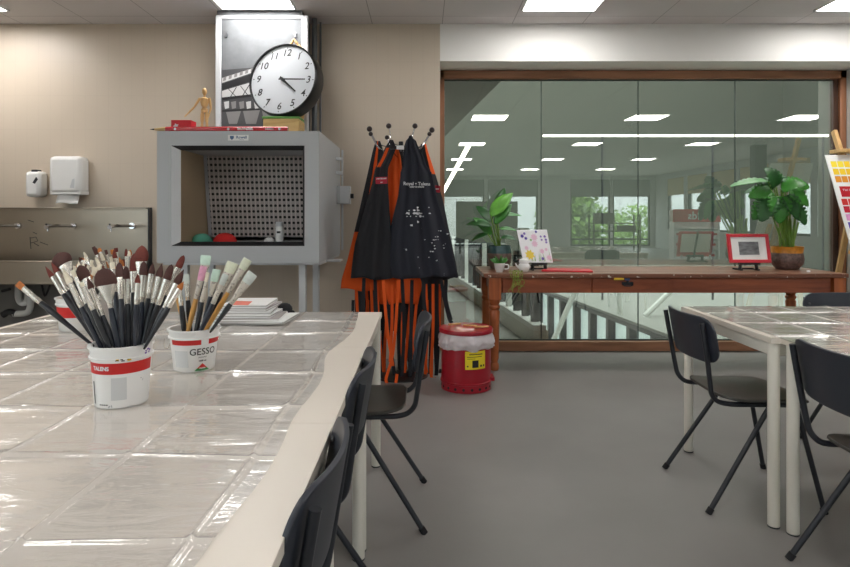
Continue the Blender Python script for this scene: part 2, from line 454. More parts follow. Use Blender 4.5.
def smooth_path(pts, n=8):
    pts = [Vector(p) for p in pts]; out = []
    P = [pts[0]*2-pts[1]]+pts+[pts[-1]*2-pts[-2]]
    for i in range(1, len(P)-2):
        for k in range(n):
            t = k/n; a, b, c, d = P[i-1], P[i], P[i+1], P[i+2]
            out.append(.5*((2*b)+(-a+c)*t+(2*a-5*b+4*c-d)*t*t+(-a+3*b-3*c+d)*t**3))
    out.append(pts[-1]); return out
def interp(rows, y):
    if y <= rows[0][0]: return rows[0][1:]
    for a, b in zip(rows[:-1], rows[1:]):
        if a[0] <= y <= b[0]:
            t = (y-a[0])/(b[0]-a[0]); t2 = t
            return tuple(a[i]+(b[i]-a[i])*t2 for i in range(1, len(a)))
    return rows[-1][1:]

# ================================================================== THE ROOM
YA, YB, H = 5.15, 5.50, 2.877
XR, XL, YBK = 9.3, -5.0, -13.0
def struct(name, mb, m, label=None, cat=None, **k):
    o = mb.build(name, m, **k); o['kind'] = 'structure'
    if label: o['label'] = label
    o['category'] = cat or name.split('_')[0]
    return o
b = MB(); b.box((XL-.2, YBK-.2, -.12), (XR+.2, YB+.05, 0)); struct('floor', b, M['floor'], 'grey resin floor of the art room')
b = MB(); b.box((XL-.2, YBK-.2, H), (XR+.2, YB+.05, H+.12)); struct('ceiling', b, M['ceiling'], 'suspended ceiling of pale grey tiles')
XW = .146
b = MB(); b.box((XL, YA, 0), (XW, YA+.43, H)); struct('wall_back', b, M['wall'], 'beige tiled back wall behind sink and spray booth')
# bulkhead over window
b = MB(); b.box((XW, YA, 2.558), (XR, YA+.43, H)); struct('trim_1', b, M['white_wall'], 'white bulkhead above the wide window', 'bulkhead')
XJ = 3.855
b = MB(); b.box((XJ, YA, 0), (XR, YA+.43, 2.558)); struct('wall_back_side', b, M['grey_wall'], 'light grey wall right of the wide window', 'wall')
lwy = [(-8.5+2.4*i, -8.5+2.4*i+2.1) for i in range(4)]  # unseen window openings, added to let more daylight into the room
b = MB(); b.box((XL-.2, YBK, 0), (XL, YA+.43, .7)); b.box((XL-.2, YBK, 2.7), (XL, YA+.43, H)); yp = YBK
for y0, y1 in lwy:
    b.box((XL-.2, yp, .7), (XL, y0, 2.7)); yp = y1
b.box((XL-.2, yp, .7), (XL, YA+.43, 2.7))
struct('wall_left', b, M['wall'], 'beige wall with added windows at the left side of the room')
# right wall with window openings
wy = [(-11.9+1.75*i, -11.9+1.75*i+1.5) for i in range(6)]
b = MB()
b.box((XR, YBK, 0), (XR+.2, YB+.08, .75)); b.box((XR, YBK, 2.67), (XR+.2, YB+.08, H))
yp = YBK
for y0, y1 in wy:
    b.box((XR, yp, .75), (XR+.2, y0, 2.67)); yp = y1
b.box((XR, yp, .75), (XR+.2, YB+.08, 2.67))
struct('wall_right', b, M['grey_wall'], 'grey right wall with a row of windows')
# back wall behind the camera with openings
bx = [(.6, 2.45), (2.6, 4.6), (5.9, 7.5), (7.6, 9.1)]
b = MB(); b.box((XL-.2, YBK-.2, 0), (XR+.2, YBK, .06)); b.box((XL-.2, YBK-.2, 2.72), (XR+.2, YBK, H))
xp = XL-.2
for x0, x1 in bx:
    b.box((xp, YBK-.2, .06), (x0, YBK, 2.72)); xp = x1
b.box((xp, YBK-.2, .06), (XR+.2, YBK, 2.72))
struct('wall_front', b, M['grey_wall'], 'grey far wall behind the camera with tall windows', 'wall')
nw = 2
for i, (y0, y1) in enumerate(wy):
    w = thing('window_%d' % nw, 'side window with half lowered beige blind', 'window', (XR+.08, (y0+y1)/2, .75), kind='structure'); nw += 1
    w['group'] = 'side windows of the room'
    b = MB()
    for a in (y0, y1-.06): b.box((XR+.05, a, .75), (XR+.13, a+.06, 2.67))
    for z in (.75, 2.61): b.box((XR+.05, y0, z), (XR+.13, y1, z+.06))
    b.build('window_frame', M['atr_dark'], w)
    b = MB(); b.box((XR+.08, y0, .78), (XR+.09, y1, 2.64)); b.build('pane', M['clear'], w)
    b = MB(); b.box((XR+.02, y0+.02, 2.03), (XR+.035, y1-.02, 2.66)); b.build('blind', M['blind'], w)
for i, (y0, y1) in enumerate(lwy):
    w = thing('window_%d' % nw, 'large unseen side window added for daylight, left of the camera', 'window', (XL-.08, (y0+y1)/2, .7), kind='structure'); nw += 1
    w['group'] = 'daylight windows added on the left'
    b = MB()
    for a in (y0, y1-.06): b.box((XL-.13, a, .7), (XL-.05, a+.06, 2.7))
    for z in (.7, 2.64): b.box((XL-.13, y0, z), (XL-.05, y1, z+.06))
    b.build('window_frame', M['atr_dark'], w)
    b = MB(); b.box((XL-.09, y0, .73), (XL-.08, y1, 2.67)); b.build('pane', M['clear'], w)
for i, (x0, x1) in enumerate(bx):
    w = thing('window_%d' % nw, 'tall window with grey roller shade drawn partly down', 'window', ((x0+x1)/2, YBK-.1, .3), kind='structure'); nw += 1
    w['group'] = 'tall windows behind the camera'
    b = MB()
    for a in (x0, x1-.06): b.box((a, YBK-.15, .06), (a+.06, YBK-.05, 2.72))
    for z in (.06, .3, 2.66): b.box((x0, YBK-.15, z), (x1, YBK-.05, z+.06))
    b.build('window_frame', M['atr_dark'], w)
    b = MB(); b.box((x0, YBK-.11, .1), (x1, YBK-.1, 2.7)); b.build('pane', M['clear'], w)
    b = MB(); b.box((x0+.02, YBK-.03, 2.03), (x1-.02, YBK-.015, 2.71)); b.build('roller_shade', M['shade'], w)

# ---- the wide interior window
WX0, WX1, WZ0, WZ1 = XW+.004, XJ-.003, .004, 2.552
win = thing('window_1', 'wide four-pane interior window in a brown wooden frame', 'window', ((WX0+WX1)/2, YB, 0), kind='structure')
FW = .072
b = MB(); b.box((WX0, YB-.045, WZ1-FW), (WX1, YB+.05, WZ1)); b.box((WX0+.05, YB-.06, WZ0), (WX1-.03, YB+.05, WZ0+.085)); b.build('head_and_sill', M['frame_wood'], win, bevel=.004)
b = MB(); b.box((WX0, YB-.045, WZ0), (WX0+.045, YB+.05, WZ1)); b.box((WX1-.055, YB-.045, WZ0), (WX1, YB+.05, WZ1)); b.build('jamb', M['frame_wood_v'], win, bevel=.004)
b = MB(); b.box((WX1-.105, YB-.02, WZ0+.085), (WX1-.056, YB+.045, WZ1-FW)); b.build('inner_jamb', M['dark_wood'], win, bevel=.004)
gx0, gx1 = WX0+.045, WX1-.105
for i in range(4):
    a = gx0+(gx1-gx0)*i/4; c = gx0+(gx1-gx0)*(i+1)/4
    b = MB(); b.box((a+.002, YB, WZ0+.086), (c-.002, YB+.002, WZ1-FW-.001)); b.build('pane', M['wglass'], win, smooth=False)
b = MB()
for i in range(1, 4):
    a = gx0+(gx1-gx0)*i/4
    b.box((a-.0045, YB-.003, WZ0+.086), (a+.0045, YB+.004, WZ1-FW-.001))
b.box((gx0, YB-.006, WZ1-FW-.014), (gx1, YB+.005, WZ1-FW-.001))
b.box((gx0, YB-.006, WZ0+.086), (gx1, YB+.005, WZ0+.098))
b.build('seal', M['seal'], win)

# ---- ceiling lights
def ceil_light(x, y, label, group=None):
    t = thing('ceiling_light', label, 'ceiling light', (x, y, H-.02), group)
    b = MB(); s = .298
    for lo, hi in (((x-s, y-s, H-.016), (x+s, y-s+.014, H-.002)), ((x-s, y+s-.014, H-.016), (x+s, y+s, H-.002)), ((x-s, y-s, H-.016), (x-s+.014, y+s, H-.002)), ((x+s-.014, y-s, H-.016), (x+s, y+s, H-.002))): b.box(lo, hi)
    b.build('light_frame', M['white_plastic'], t)
    b = MB(); s -= .014; b.box((x-s, y-s, H-.012), (x+s, y+s, H-.004)); b.build('diffuser', M['lightpanel'], t)
ceil_light(-3.60, 4.50, 'square ceiling light at the left edge above the sink wall')
ceil_light(-1.30, 4.46, 'square ceiling light above the galvanised duct')
ceil_light(1.08, 4.50, 'square ceiling light above the middle of the white bulkhead')
ceil_light(3.42, 4.50, 'square ceiling light near the right edge of the ceiling')
for y in (1.06, -2.54, -6.14, -9.74):
    for k in range(-2, 4):
        if 1.1+2.6*k > XR-.5: continue
        ceil_light(1.1+2.6*k, y, 'square ceiling light panel mirrored in the wide window', 'ceiling lights behind the camera')

# ================================================================== BEYOND THE GLASS
def gx(Y): return 1.6076-.103*Y          # curb line
b = MB(); b.prism([(-1.2, 5.6, 0), (gx(5.6), 5.6, 0), (gx(24), 24, 0), (-1.2-1.9, 24, 0)], (0, 0, -.25)); struct('floor_gallery', b, M['atr_floor'], 'grey gallery floor beyond the window')
b = MB(); b.prism([(gx(5.6), 5.6, 0), (gx(5.6)+.14, 5.6, 0), (gx(24)+.14, 24, 0), (gx(24), 24, 0)], (0, 0, .16)); struct('trim_2', b, M['atr_cream'], 'cream curb along the gallery edge', 'curb')
b = MB(); b.prism([(-3.2, 24, -.3), (1.2, 24, -.3), (1.2, 24, 3), (-3.2, 24, 3)], (0, .2, 0)); b.box((-3.4, 5.6, -.2), (-3.2, 24, 3)); struct('wall_gallery', b, M['atr_far'], 'grey end wall of the gallery', 'wall')
b = MB(); b.prism([(-3.4, 5.58, 2.9), (1.15, 5.58, 2.9), (-.7, 24, 2.9), (-3.4, 24, 2.9)], (0, 0, .2)); struct('ceiling_gallery', b, M['atr_far'], 'dim gallery ceiling', 'ceiling')
sc = thing('window_%d' % nw, 'row of dark and white uprights glazing the gallery edge', 'window', (gx(8)+.07, 8, .16), kind='structure'); nw += 1
y = 5.8; k = 0
b = MB(); bw = MB()
while y < 14:
    x = gx(y)+.07
    if k % 4 == 3: bw.box((x-.03, y-.05, .16), (x+.03, y+.05, .86))
    else: b.box((x-.035, y-.028, .16), (x+.035, y+.028, .86))
    y += .34; k += 1
b.build('mullion', M['atr_dark'], sc); bw.build('post', M['atr_white'], sc)
b = MB()
for z in (.16,): b.prism([(gx(5.6)+.0, 5.6, z), (gx(5.6)+.12, 5.6, z), (gx(16)+.12, 16, z), (gx(16), 16, z)], (0, 0, .05))
b.build('sill', M['atr_white'], sc)
def ox(Y): return 3.38-.126*Y            # opposite facade line
fa = thing('window_%d' % nw, 'lower glazed facade seen down through the window', 'window', (ox(8), 8, -3), kind='structure'); nw += 1
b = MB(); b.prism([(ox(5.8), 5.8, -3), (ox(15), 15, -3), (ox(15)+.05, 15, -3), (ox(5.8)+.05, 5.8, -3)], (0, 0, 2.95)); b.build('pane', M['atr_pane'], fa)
b = MB(); y = 5.9
while y < 14.5:
    b.box((ox(y)-.10, y-.055, -3), (ox(y)-.01, y+.055, -.06)); y += .56
b.build('mullion', M['atr_dark'], fa)
b = MB(); b.prism([(ox(5.8)-.12, 5.8, -.06), (ox(15)-.12, 15, -.06), (ox(15)+.1, 15, -.06), (ox(5.8)+.1, 5.8, -.06)], (0, 0, .05)); b.build('top_rail', M['atr_dark'], fa)
b = MB(); b.prism([(ox(5.8)-.1, 5.8, -.01), (ox(15)-.1, 15, -.01), (9, 15, -.01), (9, 5.8, -.01)], (0, 0, .03)); struct('floor_terrace', b, M['atr_floor'], 'pale terrace slab across the light court', 'floor')
b = MB(); b.box((.4, 15, -3), (9.2, 15.2, 9)); struct('wall_court', b, M['atr_far'], 'grey green wall across the light court', 'wall')
b = MB(); b.box((9, 5.6, -3), (9.2, 15, 9)); struct('wall_court_side', b, M['atr_far'], 'grey green side wall of the light court', 'wall')
b = MB(); b.box((XW, YB+.08, -3), (9.2, YB+.2, -.13)); struct('wall_below', b, M['atr_cream'], 'cream wall under the wide window', 'wall')
def truss(pts, label):
    b = MB()
    for p0, p1 in pts: b.cyl(p0, p1, .035, seg=8)
    o = b.build('steel_brace', M['atr_white'], origin=pts[0][0]); tag(o, label, 'brace')
truss([(W(645, 316, 7.2), W(676, 286, 7.2)), (W(645, 316, 7.2), W(667, 342, 7.2))], 'white forked steel brace under the table beyond the glass, right one')
truss([(W(552, 344, 7.6), W(578, 285, 7.6))], 'white slanting steel brace beyond the glass, left of the drawer handle')
truss([(W(620, 322, 7.4), W(620, 286, 7.4))], 'white upright steel strut beyond the glass below the drawer handle')
glow = emit('linear_lamp_glow', (255, 253, 248), 3.5)
ll = thing('linear_lamp', 'long horizontal light line seen across the upper window', 'lamp', (3.9, 8.7, .02))
lp = MB(); lp.box((WX(543, 8.7), 8.68, 2.385), (6.3, 8.72, 2.415)); lp.build('light_tube', glow, ll)
for x in (2.6, 4.2, 5.8):
    lp = MB(); lp.box((x-.012, 8.69, .02), (x+.012, 8.71, 2.386)); lp.build('stand', M['atr_dark'], ll)
lp = MB(); lp.bar(W(469, 145, 9.8), W(441, 196, 14), .06, .05)
o = lp.build('linear_lamp', glow, origin=tuple(W(441, 196, 14))); tag(o, 'slanting light line behind the glass right of the aprons', 'lamp')

# ---- outdoors behind the camera (mirrored in the glass)
b = MB(); b.box((-60, -90, -3.6), (80, 90, -3.5)); struct('ground', b, M['ground'], 'pale paved ground outdoors', 'ground')
b = MB(); b.box((-1.5, -21, -3.5), (4.4, -19, 6)); o = b.build('building', M['brick_white'], origin=(1.5, -20, -3.5)); tag(o, 'white brick building mirrored in the left of the window', 'building')
def tree(x, y, h, r, label, n=2600):
    t = thing('tree', label, 'tree', (x, y, -3.5), 'trees outdoors behind the camera')
    b = MB(); b.tube([(x, y, -3.5), (x+.1, y, -1), (x, y, h-r)], [.22, .18, .06], 8); b.build('trunk', M['bark'], t)
    b = MB(); rnd = random.Random(int(x*7+y))
    for i in range(n):
        d = Vector((rnd.gauss(0, 1), rnd.gauss(0, 1), rnd.gauss(0, 1))).normalized()*r*rnd.random()**.4
        c = Vector((x, y, h-r*1.0))+Vector((d.x, d.y, d.z*1.5)); s = rnd.uniform(.12, .25)
        a = Vector((rnd.uniform(-1, 1), rnd.uniform(-1, 1), rnd.uniform(-1, 1))).normalized(); e = a.cross(Vector((rnd.uniform(-1, 1), .3, 1))).normalized()
        b.poly([c-a*s-e*s*.3, c+e*s*.6, c+a*s, c-e*s*.6])
    b.build('foliage', M['tree_leaf'], t, fixn=False)
for i, (x, y, h, r) in enumerate([(7.0, -18, 2.5, 1.6), (11.3, -27, .9, 2.2), (17, -37, 1.0, 2.6), (20, -12, .9, 2.2), (22, -4, .8, 2.0)]):
    tree(x, y, h, r, 'green tree outdoors mirrored in the window glass')
# mirrored furniture at the far end of the room
sh = thing('display_shelf', 'display shelf with red header mirrored in the window', 'shelf', (7.75, -6.1, 0))
b = MB(); b.box((7.1, -6.3, 0), (8.4, -6.26, 1.42)); b.box((7.1, -6.26, 0), (7.14, -5.98, 1.1)); b.box((8.36, -6.26, 0), (8.4, -5.98, 1.1))
for z in (.0, .3, .6, .88): b.box((7.14, -6.26, z), (8.36, -5.98, z+.02))
b.build('body', M['white_plastic'], sh)
b = MB(); b.box((7.08, -6.0, 1.08), (8.42, -5.96, 1.44)); b.build('header', M['label_red'], sh)
b = MB(); b.text('Kids', .3, lambda u, v: Vector((7.75-u, -5.955, 1.25+v)), bold=.008); b.build('lettering', M['white_plastic'], sh)
rnd = random.Random(3)
for z in (.02, .32, .62):
    x = 7.18
    while x < 8.2:
        w = rnd.uniform(.16, .24)
        b = MB(); b.box((x, -6.12, z), (x+w-.02, -6.06, z+.22)); b.box((x+.02, -6.06, z+.08), (x+w-.04, -6.058, z+.15), 1)
        o = b.build('boxed_set', [M['white_plastic'], M['label_red']], origin=(x, -6.1, z)); tag(o, 'white boxed set on the red headed display shelf', 'box', 'boxed sets on the display shelf'); x += w
b = MB(); b.box((1.1, -9.02, .35), (3.15, -8.96, 1.74)); b.box((1.2, -9.02, 0), (1.26, -8.96, .35)); b.box((3.0, -9.02, 0), (3.06, -8.96, .35)); o = b.build('pinboard', M['olive'], origin=(2.2, -9, 0)); tag(o, 'olive standing pinboard mirrored behind the left plant', 'pinboard')
b = MB()
for z in (.5, .75, 1.0): b.box((5.4, -8.6, z), (6.9, -8.0, z+.03))
for x in (5.4, 6.86):
    for y in (-8.6, -8.04): b.box((x, y, 0), (x+.04, y+.04, 1.3))
b.box((5.5, -8.4, 1.03), (6.1, -8.1, 1.35)); b.box((6.3, -8.5, .78), (6.8, -8.1, .95))
o = b.build('drying_rack', M['olive'], origin=(6.1, -8.3, 0)); tag(o, 'dark drying rack mirrored in the middle of the window', 'rack')
b = MB(); b.box((7.6, -2.95, 0), (7.85, -2.7, H)); struct('trim_3', b, M['atr_dark'], 'dark steel column behind the camera at right', 'column')

# ================================================================== TABLES
TH = .75
def work_table(x0, y0, x1, y1, label, legs=None):
    t = thing('work_table', label, 'table', ((x0+x1)/2, (y0+y1)/2, 0), 'cream work tables')
    b = MB(); b.box((x0, y0-.0005, TH-.024), (x1, y1+.0005, TH)); b.build('tabletop', M['table_white'], t, bevel=.0012)
    b = MB(); i = .045; zt = TH-.024; zb = TH-.075
    b.box((x0+i, y0+.02, zb), (x1-i, y0+.04, zt)); b.box((x0+i, y1-.04, zb), (x1-i, y1-.02, zt))
    b.box((x0+.015, y0+i, zb), (x0+.035, y1-i, zt)); b.box((x1-.035, y0+i, zb), (x1-.015, y1-i, zt))
    b.build('frame', M['table_leg'], t)
    for x in (x0+.027, x1-.027):
        for y in (y0+.027, y1-.027):
            b = MB(); b.lathe([(.020, .0), (.0222, .004), (.0222, zt)], (x, y, 0), 20)
            lg = b.build('leg', M['table_leg'], t)
            b = MB(); b.lathe([(.0222, 0), (.0228, .001), (.0228, .005), (.0224, .006)], (x, y, 0), 20); b.build('foot_cap', M['darkmetal'], lg)
    return t
LX0, LX1 = -1.80, -.203
work_table(LX0, 2.170, LX1, 2.966, 'cream work table under clear plastic at the far left, holding the papers')
work_table(LX0, 1.370, LX1, 2.168, 'cream work table under clear plastic carrying the two paint buckets')
work_table(LX0, .570, LX1, 1.368, 'cream work table nearest the camera at bottom left')
RX0, RX1 = 1.355, 2.955
work_table(RX0, 2.338, RX1, 3.150, 'cream work table at right nearer the wide window')
work_table(RX0+.042, 1.530, RX1+.042, 2.336, 'cream work table at right edge nearer the camera')

def film(x0, y0, x1, y1, xc, yc, wav, label, seed):
    def lines(a, c, cr, st):
        L = set(); v = a
        while v < c: L.add(round(v, 4)); v += st
        L.add(c)
        for q in cr:
            if a < q < c:
                for d in (-.012, -.006, -.003, 0, .003, .006, .012): L.add(round(q+d, 4))
        return sorted(x for x in L if a <= x <= c)
    xs = lines(x0, x1, xc, .02); ys = lines(y0, y1, yc, .02)
    b = MB(); bm = b.bm; vs = []
    for y in ys:
        row = []
        for x in xs:
            z = TH+.0022
            for q in xc: z += .0055*math.exp(-((x-q)/.0045)**2)
            for q in yc: z += .0055*math.exp(-((y-q-.012*math.sin(x*3+q*9))/.0045)**2)
            z += .0020*(noise.noise(Vector((x*7+seed, y*16, seed)))+.6*noise.noise(Vector((x*16, y*30, seed+4))))+.0012
            xx = x; yy = y
            ed = max(0, 1-abs(x-x1)/.06); xx += wav*ed*noise.noise(Vector((seed, y*2.2, 0)))*1.3
            ed = max(0, 1-abs(x-x0)/.06); xx += wav*ed*noise.noise(Vector((seed+9, y*4.0, 0)))*1.2
            z = max(z, TH+.001)
            row.append(bm.verts.new((xx, yy, z)))
        vs.append(row)
    for j in range(len(ys)-1):
        for i in range(len(xs)-1): bm.faces.new((vs[j][i], vs[j][i+1], vs[j+1][i+1], vs[j+1][i]))
    o = b.build('plastic_cover', M['film'], origin=((x0+x1)/2, (y0+y1)/2, TH), ang=3)
    return tag(o, label, 'cover')
film(-1.765, .59, -.30, 2.955, (-.335, -.577, -.82, -1.07, -1.32, -1.57), (.86, 1.165, 1.48, 1.79, 2.1, 2.4, 2.7), .03, 'creased clear plastic sheet covering the left row of tables', 3)
film(1.375, 1.55, 2.94, 3.14, (1.6, 1.85, 2.1, 2.35, 2.6), (1.75, 2.05, 2.35, 2.65, 2.93), .01, 'creased clear plastic sheet covering the right tables', 8)
b = MB(); b.prism([(1.84, 2.18, TH+.0006), (1.98, 2.16, TH+.0006), (1.99, 2.31, TH+.0006), (1.85, 2.32, TH+.0006)], (0, 0, .0004)); o = b.build('pink_patch', mat('flat_pink', (246, 190, 222), .8), origin=(1.9, 2.24, TH)); tag(o, 'small pink patch under the plastic on the right table', 'paper')  # thin flat pink patch between tabletop and film

# ================================================================== CHAIRS
def make_chair():
    t = thing('chair', 'x', 'chair', (0, 0, 0), 'anthracite school chairs')
    # seat
    def seat(u, v):
        x = -.165+.395*v; hw = .185+.012*math.sin(v*PI)
        r = .075
        dx = min(v, 1-v)*.395
        if dx < r: hw -= r-math.sqrt(max(0, r*r-(r-dx)**2))
        y = (2*u-1)*hw
        z = .452-.010*math.cos((v-.45)*PI)*(1-(2*u-1)**2)-.018*max(0, v-.75)/.25*max(0, v-.75)/.25+.012*max(0, .25-v)/.25
        return Vector((x, y, z))
    b = MB(); b.grid(seat, 16, 24); b.build('seat', M['chair_seat'], t, solid=.011, bevel=.002)
    def back(u, v):
        z = .605+.195*v; hw = .222; r = .065; dz = min(v, 1-v)*.195
        if dz < r: hw -= r-math.sqrt(max(0, r*r-(r-dz)**2))
        y = (2*u-1)*hw
        x = -.187-.035*v-.046*(1-(y/.222)**2)
        return Vector((x, y, z))
    b = MB(); b.grid(back, 20, 20); bk = b.build('backrest', M['chair_shell'], t, solid=.011, bevel=.002)
    b = MB()
    for y in (-.185, .185):
        for z in (.66, .745):
            xx = -.187-.035*(z-.605)/.195-.046*(1-(y/.222)**2)
            b.cyl((xx+.009, y, z), (xx+.013, y, z), .006, seg=10)
    b.build('bolt', M['bolt'], bk)
    for s in (-1, 1):
        pts = [(-.252, s*.186, .775), (-.239, s*.185, .70), (-.223, s*.181, .60), (-.211, s*.174, .52), (-.201, s*.168, .475), (-.175, s*.162, .445), (-.135, s*.165, .434), (-.08, s*.168, .432), (.08, s*.172, .432), (.19, s*.172, .428)]
        b = MB(); b.tube(smooth_path(pts, 5), .0105, 10); b.build('side_rail', M['chair_tube'], t)
        b = MB(); b.tube([(.03, s*.185, .425), (-.235, s*.222, .012)], .0105, 10); lg = b.build('leg', M['chair_tube'], t)
        b = MB(); b.cyl((-.228, s*.221, .022), (-.243, s*.2231, .0), .013, seg=12); b.build('rubber_foot', M['black_matte'], lg)
        b = MB(); b.tube([(.145, s*.185, .425), (.235, s*.222, .012)], .0105, 10); lg = b.build('leg', M['chair_tube'], t)
        b = MB(); b.cyl((.232, s*.2211, .022), (.238, s*.2231, 0), .013, seg=12); b.build('rubber_foot', M['black_matte'], lg)
    b = MB()
    b.tube([(.14, -.18, .428), (.14, .18, .428)], .009, 10); b.tube([(.03, -.18, .428), (.03, .18, .428)], .009, 10)
    b.build('cross_bar', M['chair_tube'], t)
    return t
proto = make_chair()
spots = [
    (1.415, 2.690, 0, 'black chair pushed in at the left side of the right table, fully in view'),
    (1.545, 1.915, 0, 'black chair cut off by the right picture edge'),
    (2.305, 3.075, -90, 'black chair on the far side of the right table, only its backrest top showing'),
    (-.235, 2.535, 180, 'black chair beside the left tables, nearest the hanging aprons'),
    (-.413, 1.790, 180, 'black chair at the left tables, middle one of the three'),
    (-.413, 1.105, 179, 'black chair at the left tables closest to the camera'),
]
for i, (x, y, a, lab) in enumerate(spots):
    o = proto if i == 0 else copy_tree(proto)
    o.location = (x, y, 0); o.rotation_euler.z = R(a); o['label'] = lab

# ================================================================== BUCKETS AND BRUSHES
def cyl_map(cx, cy, r, phi0, z0, slope=0.0):
    """map flat text onto a cylinder whose phi0 faces the camera side"""
    def f(u, v):
        z = z0+v; rr = r+slope*v; a = phi0+u/rr
        return Vector((cx+rr*math.cos(a), cy+rr*math.sin(a), z))
    return f
def bucket(name, cx, cy, r0, r1, h, label, body):
    t = thing(name, label, 'bucket', (cx, cy, TH+.0035))
    z = TH+.0035
    rl = lambda q: r0+(r1-r0)*q
    prof = [(.004, 0), (r0-.004, 0), (r0, .004), (rl(.78), h*.78), (rl(.78)+.005, h*.785), (rl(.82)+.005, h*.82), (rl(.82)+.001, h*.825), (rl(.955)+.001, h*.955), (r1+.005, h*.96), (r1+.005, h), (r1-.003, h), (r1-.005, h*.97), (r0-.004, .006), (.004, .006)]
    b = MB(); b.lathe([(r, z+q) for r, q in prof], (cx, cy, 0), 48)
    b.build('pail', body, t)
    return t, z, rl
def band(t, cx, cy, z, rl, h, q0, q1, a0, a1, m, name, e=.0006):
    b = MB(); n = 32
    b.grid(lambda u, v: Vector((cx+(rl(q0+(q1-q0)*v)+e)*math.cos(a0+(a1-a0)*u), cy+(rl(q0+(q1-q0)*v)+e)*math.sin(a0+(a1-a0)*u), z+h*(q0+(q1-q0)*v))), n, 4)
    return b.build(name, m, t)
C1 = (-.759, 1.512); C2 = (-.7056, 1.852); C3 = (-1.44, 2.50); C4 = (-1.345, 2.66)
t1, z1, rl1 = bucket('brush_bucket', C1[0], C1[1], .0615, .0715, .151, 'white bucket with plain red band, full of dark brushes, nearest the camera', M['bucket'])
ph = math.atan2(-C1[1], -C1[0])
band(t1, *C1, z1, rl1, .151, .57, .75, ph-1.9, ph+1.25, M['label_red'], 'red_band')
b = MB(); b.text('TALENS', .013, cyl_map(C1[0], C1[1], rl1(.66)+.0012, ph-.75, z1+.100, .06), bold=.0006); b.build('lettering', M['white_ink'], t1)
b = MB()
f = cyl_map(C1[0], C1[1], rl1(.35)+.0008, ph-1.12, z1+.04, .07)
b.grid(lambda u, v: f((u-.5)*.004, (v-.5)*.055), 2, 6)
for q in range(4): 
    f2 = cyl_map(C1[0], C1[1], rl1(.2)+.0008, ph-.80+.09*q, z1+.012, .07); b.grid(lambda u, v: f2((u-.5)*.004, (v-.5)*.003), 2, 2)
b.build('printed_bars', M['ink'], t1)
b = MB()
f = cyl_map(C1[0], C1[1], rl1(.3)+.0008, ph-.1, z1+.05, .07)
b.grid(lambda u, v: f((u-.5)*.035, (v-.5)*.055), 6, 6); b.build('faded_print', M['label_grey'], t1)
b = MB(); rnd = random.Random(5)
for q in range(7):
    f3 = cyl_map(C1[0], C1[1], rl1(.9)+.0012, ph+.95+rnd.uniform(-.12, .12), z1+.134+rnd.uniform(-.006, .006), .05)
    b.grid(lambda u, v: f3((u-.5)*rnd.uniform(.003, .008), (v-.5)*.004), 2, 2)
b.build('purple_smear', M['purple'], t1)
b = MB()
for q in range(9):
    f3 = cyl_map(C1[0], C1[1], rl1(.8)+.0056, ph+.05+rnd.uniform(-.2, .25), z1+.121+rnd.uniform(-.002, .002), .05)
    b.grid(lambda u, v: f3((u-.5)*rnd.uniform(.004, .01), (v-.5)*.0025), 2, 2, mi=q % 2)
b.build('paint_drips', [M['yellow_paint'], M['ink']], t1)

t2, z2, rl2 = bucket('brush_bucket', C2[0], C2[1], .0595, .0735, .127, 'white bucket lettered GESSO, holding paint-crusted brushes', M['bucket_plain'])
ph2 = math.atan2(-C2[1], -C2[0])
band(t2, *C2, z2, rl2, .127, .66, .80, ph2-1.1, ph2+.28, M['label_red'], 'red_band'); band(t2, *C2, z2, rl2, .127, .66, .80, ph2+.62, ph2+1.6, M['label_red'], 'red_band')
b = MB(); b.text('GESSO', .028, cyl_map(C2[0], C2[1], rl2(.5)+.0012, ph2+.40, z2+.062, .1), bold=.0002)
b.text('universal', .007, cyl_map(C2[0], C2[1], rl2(.36)+.0012, ph2+.36, z2+.046, .1)); b.text('1000 ml', .007, cyl_map(C2[0], C2[1], rl2(.3)+.0012, ph2+.36, z2+.035, .1), bold=.0003)
b.build('lettering', M['ink'], t2)
b = MB(); f = cyl_map(C2[0], C2[1], rl2(.1)+.001, ph2+.36, z2+.012, .12)
def tri(u, v): 
    w = .023*(1-v); return f((2*u-1)*w, -.007+.022*v)
b.grid(tri, 10, 6, mfn=lambda u, v: 0 if v < .4 else 1)
b.build('triangle_emblem', [M['label_green'], M['label_red']], t2)
b = MB(); f4 = cyl_map(C2[0], C2[1], rl2(.1)+.0018, ph2+.36, z2+.0125, .12)
b.text('TALENS', .0055, f4, bold=.0003); b.build('emblem_lettering', M['white_ink'], t2)
b = MB(); f5 = cyl_map(C2[0], C2[1], rl2(.35)+.0009, ph2-.62, z2+.042, .1); b.grid(lambda u, v: f5((u-.5)*.045, (v-.5)*.05), 8, 6); b.build('faded_print', M['label_grey'], t2)
b = MB(); hp = []
for k in range(13):
    a = PI*k/12
    hp.append(Vector((C2[0]-.079+0*a-.006*math.sin(a), C2[1]-.03*math.cos(a), z2+.098-.038*math.sin(a))))
b.tube(hp, .0014, 6); b.build('wire_handle', M['ferrule'], t2)

t3, z3, rl3 = bucket('brush_bucket', C3[0], C3[1], .066, .078, .135, 'white bucket with red band at the back, crowded with slim brushes', M['bucket_plain'])
ph3 = math.atan2(-C3[1], -C3[0])
band(t3, *C3, z3, rl3, .135, .42, .74, ph3-1.9, ph3+1.9, M['label_red'], 'red_band')

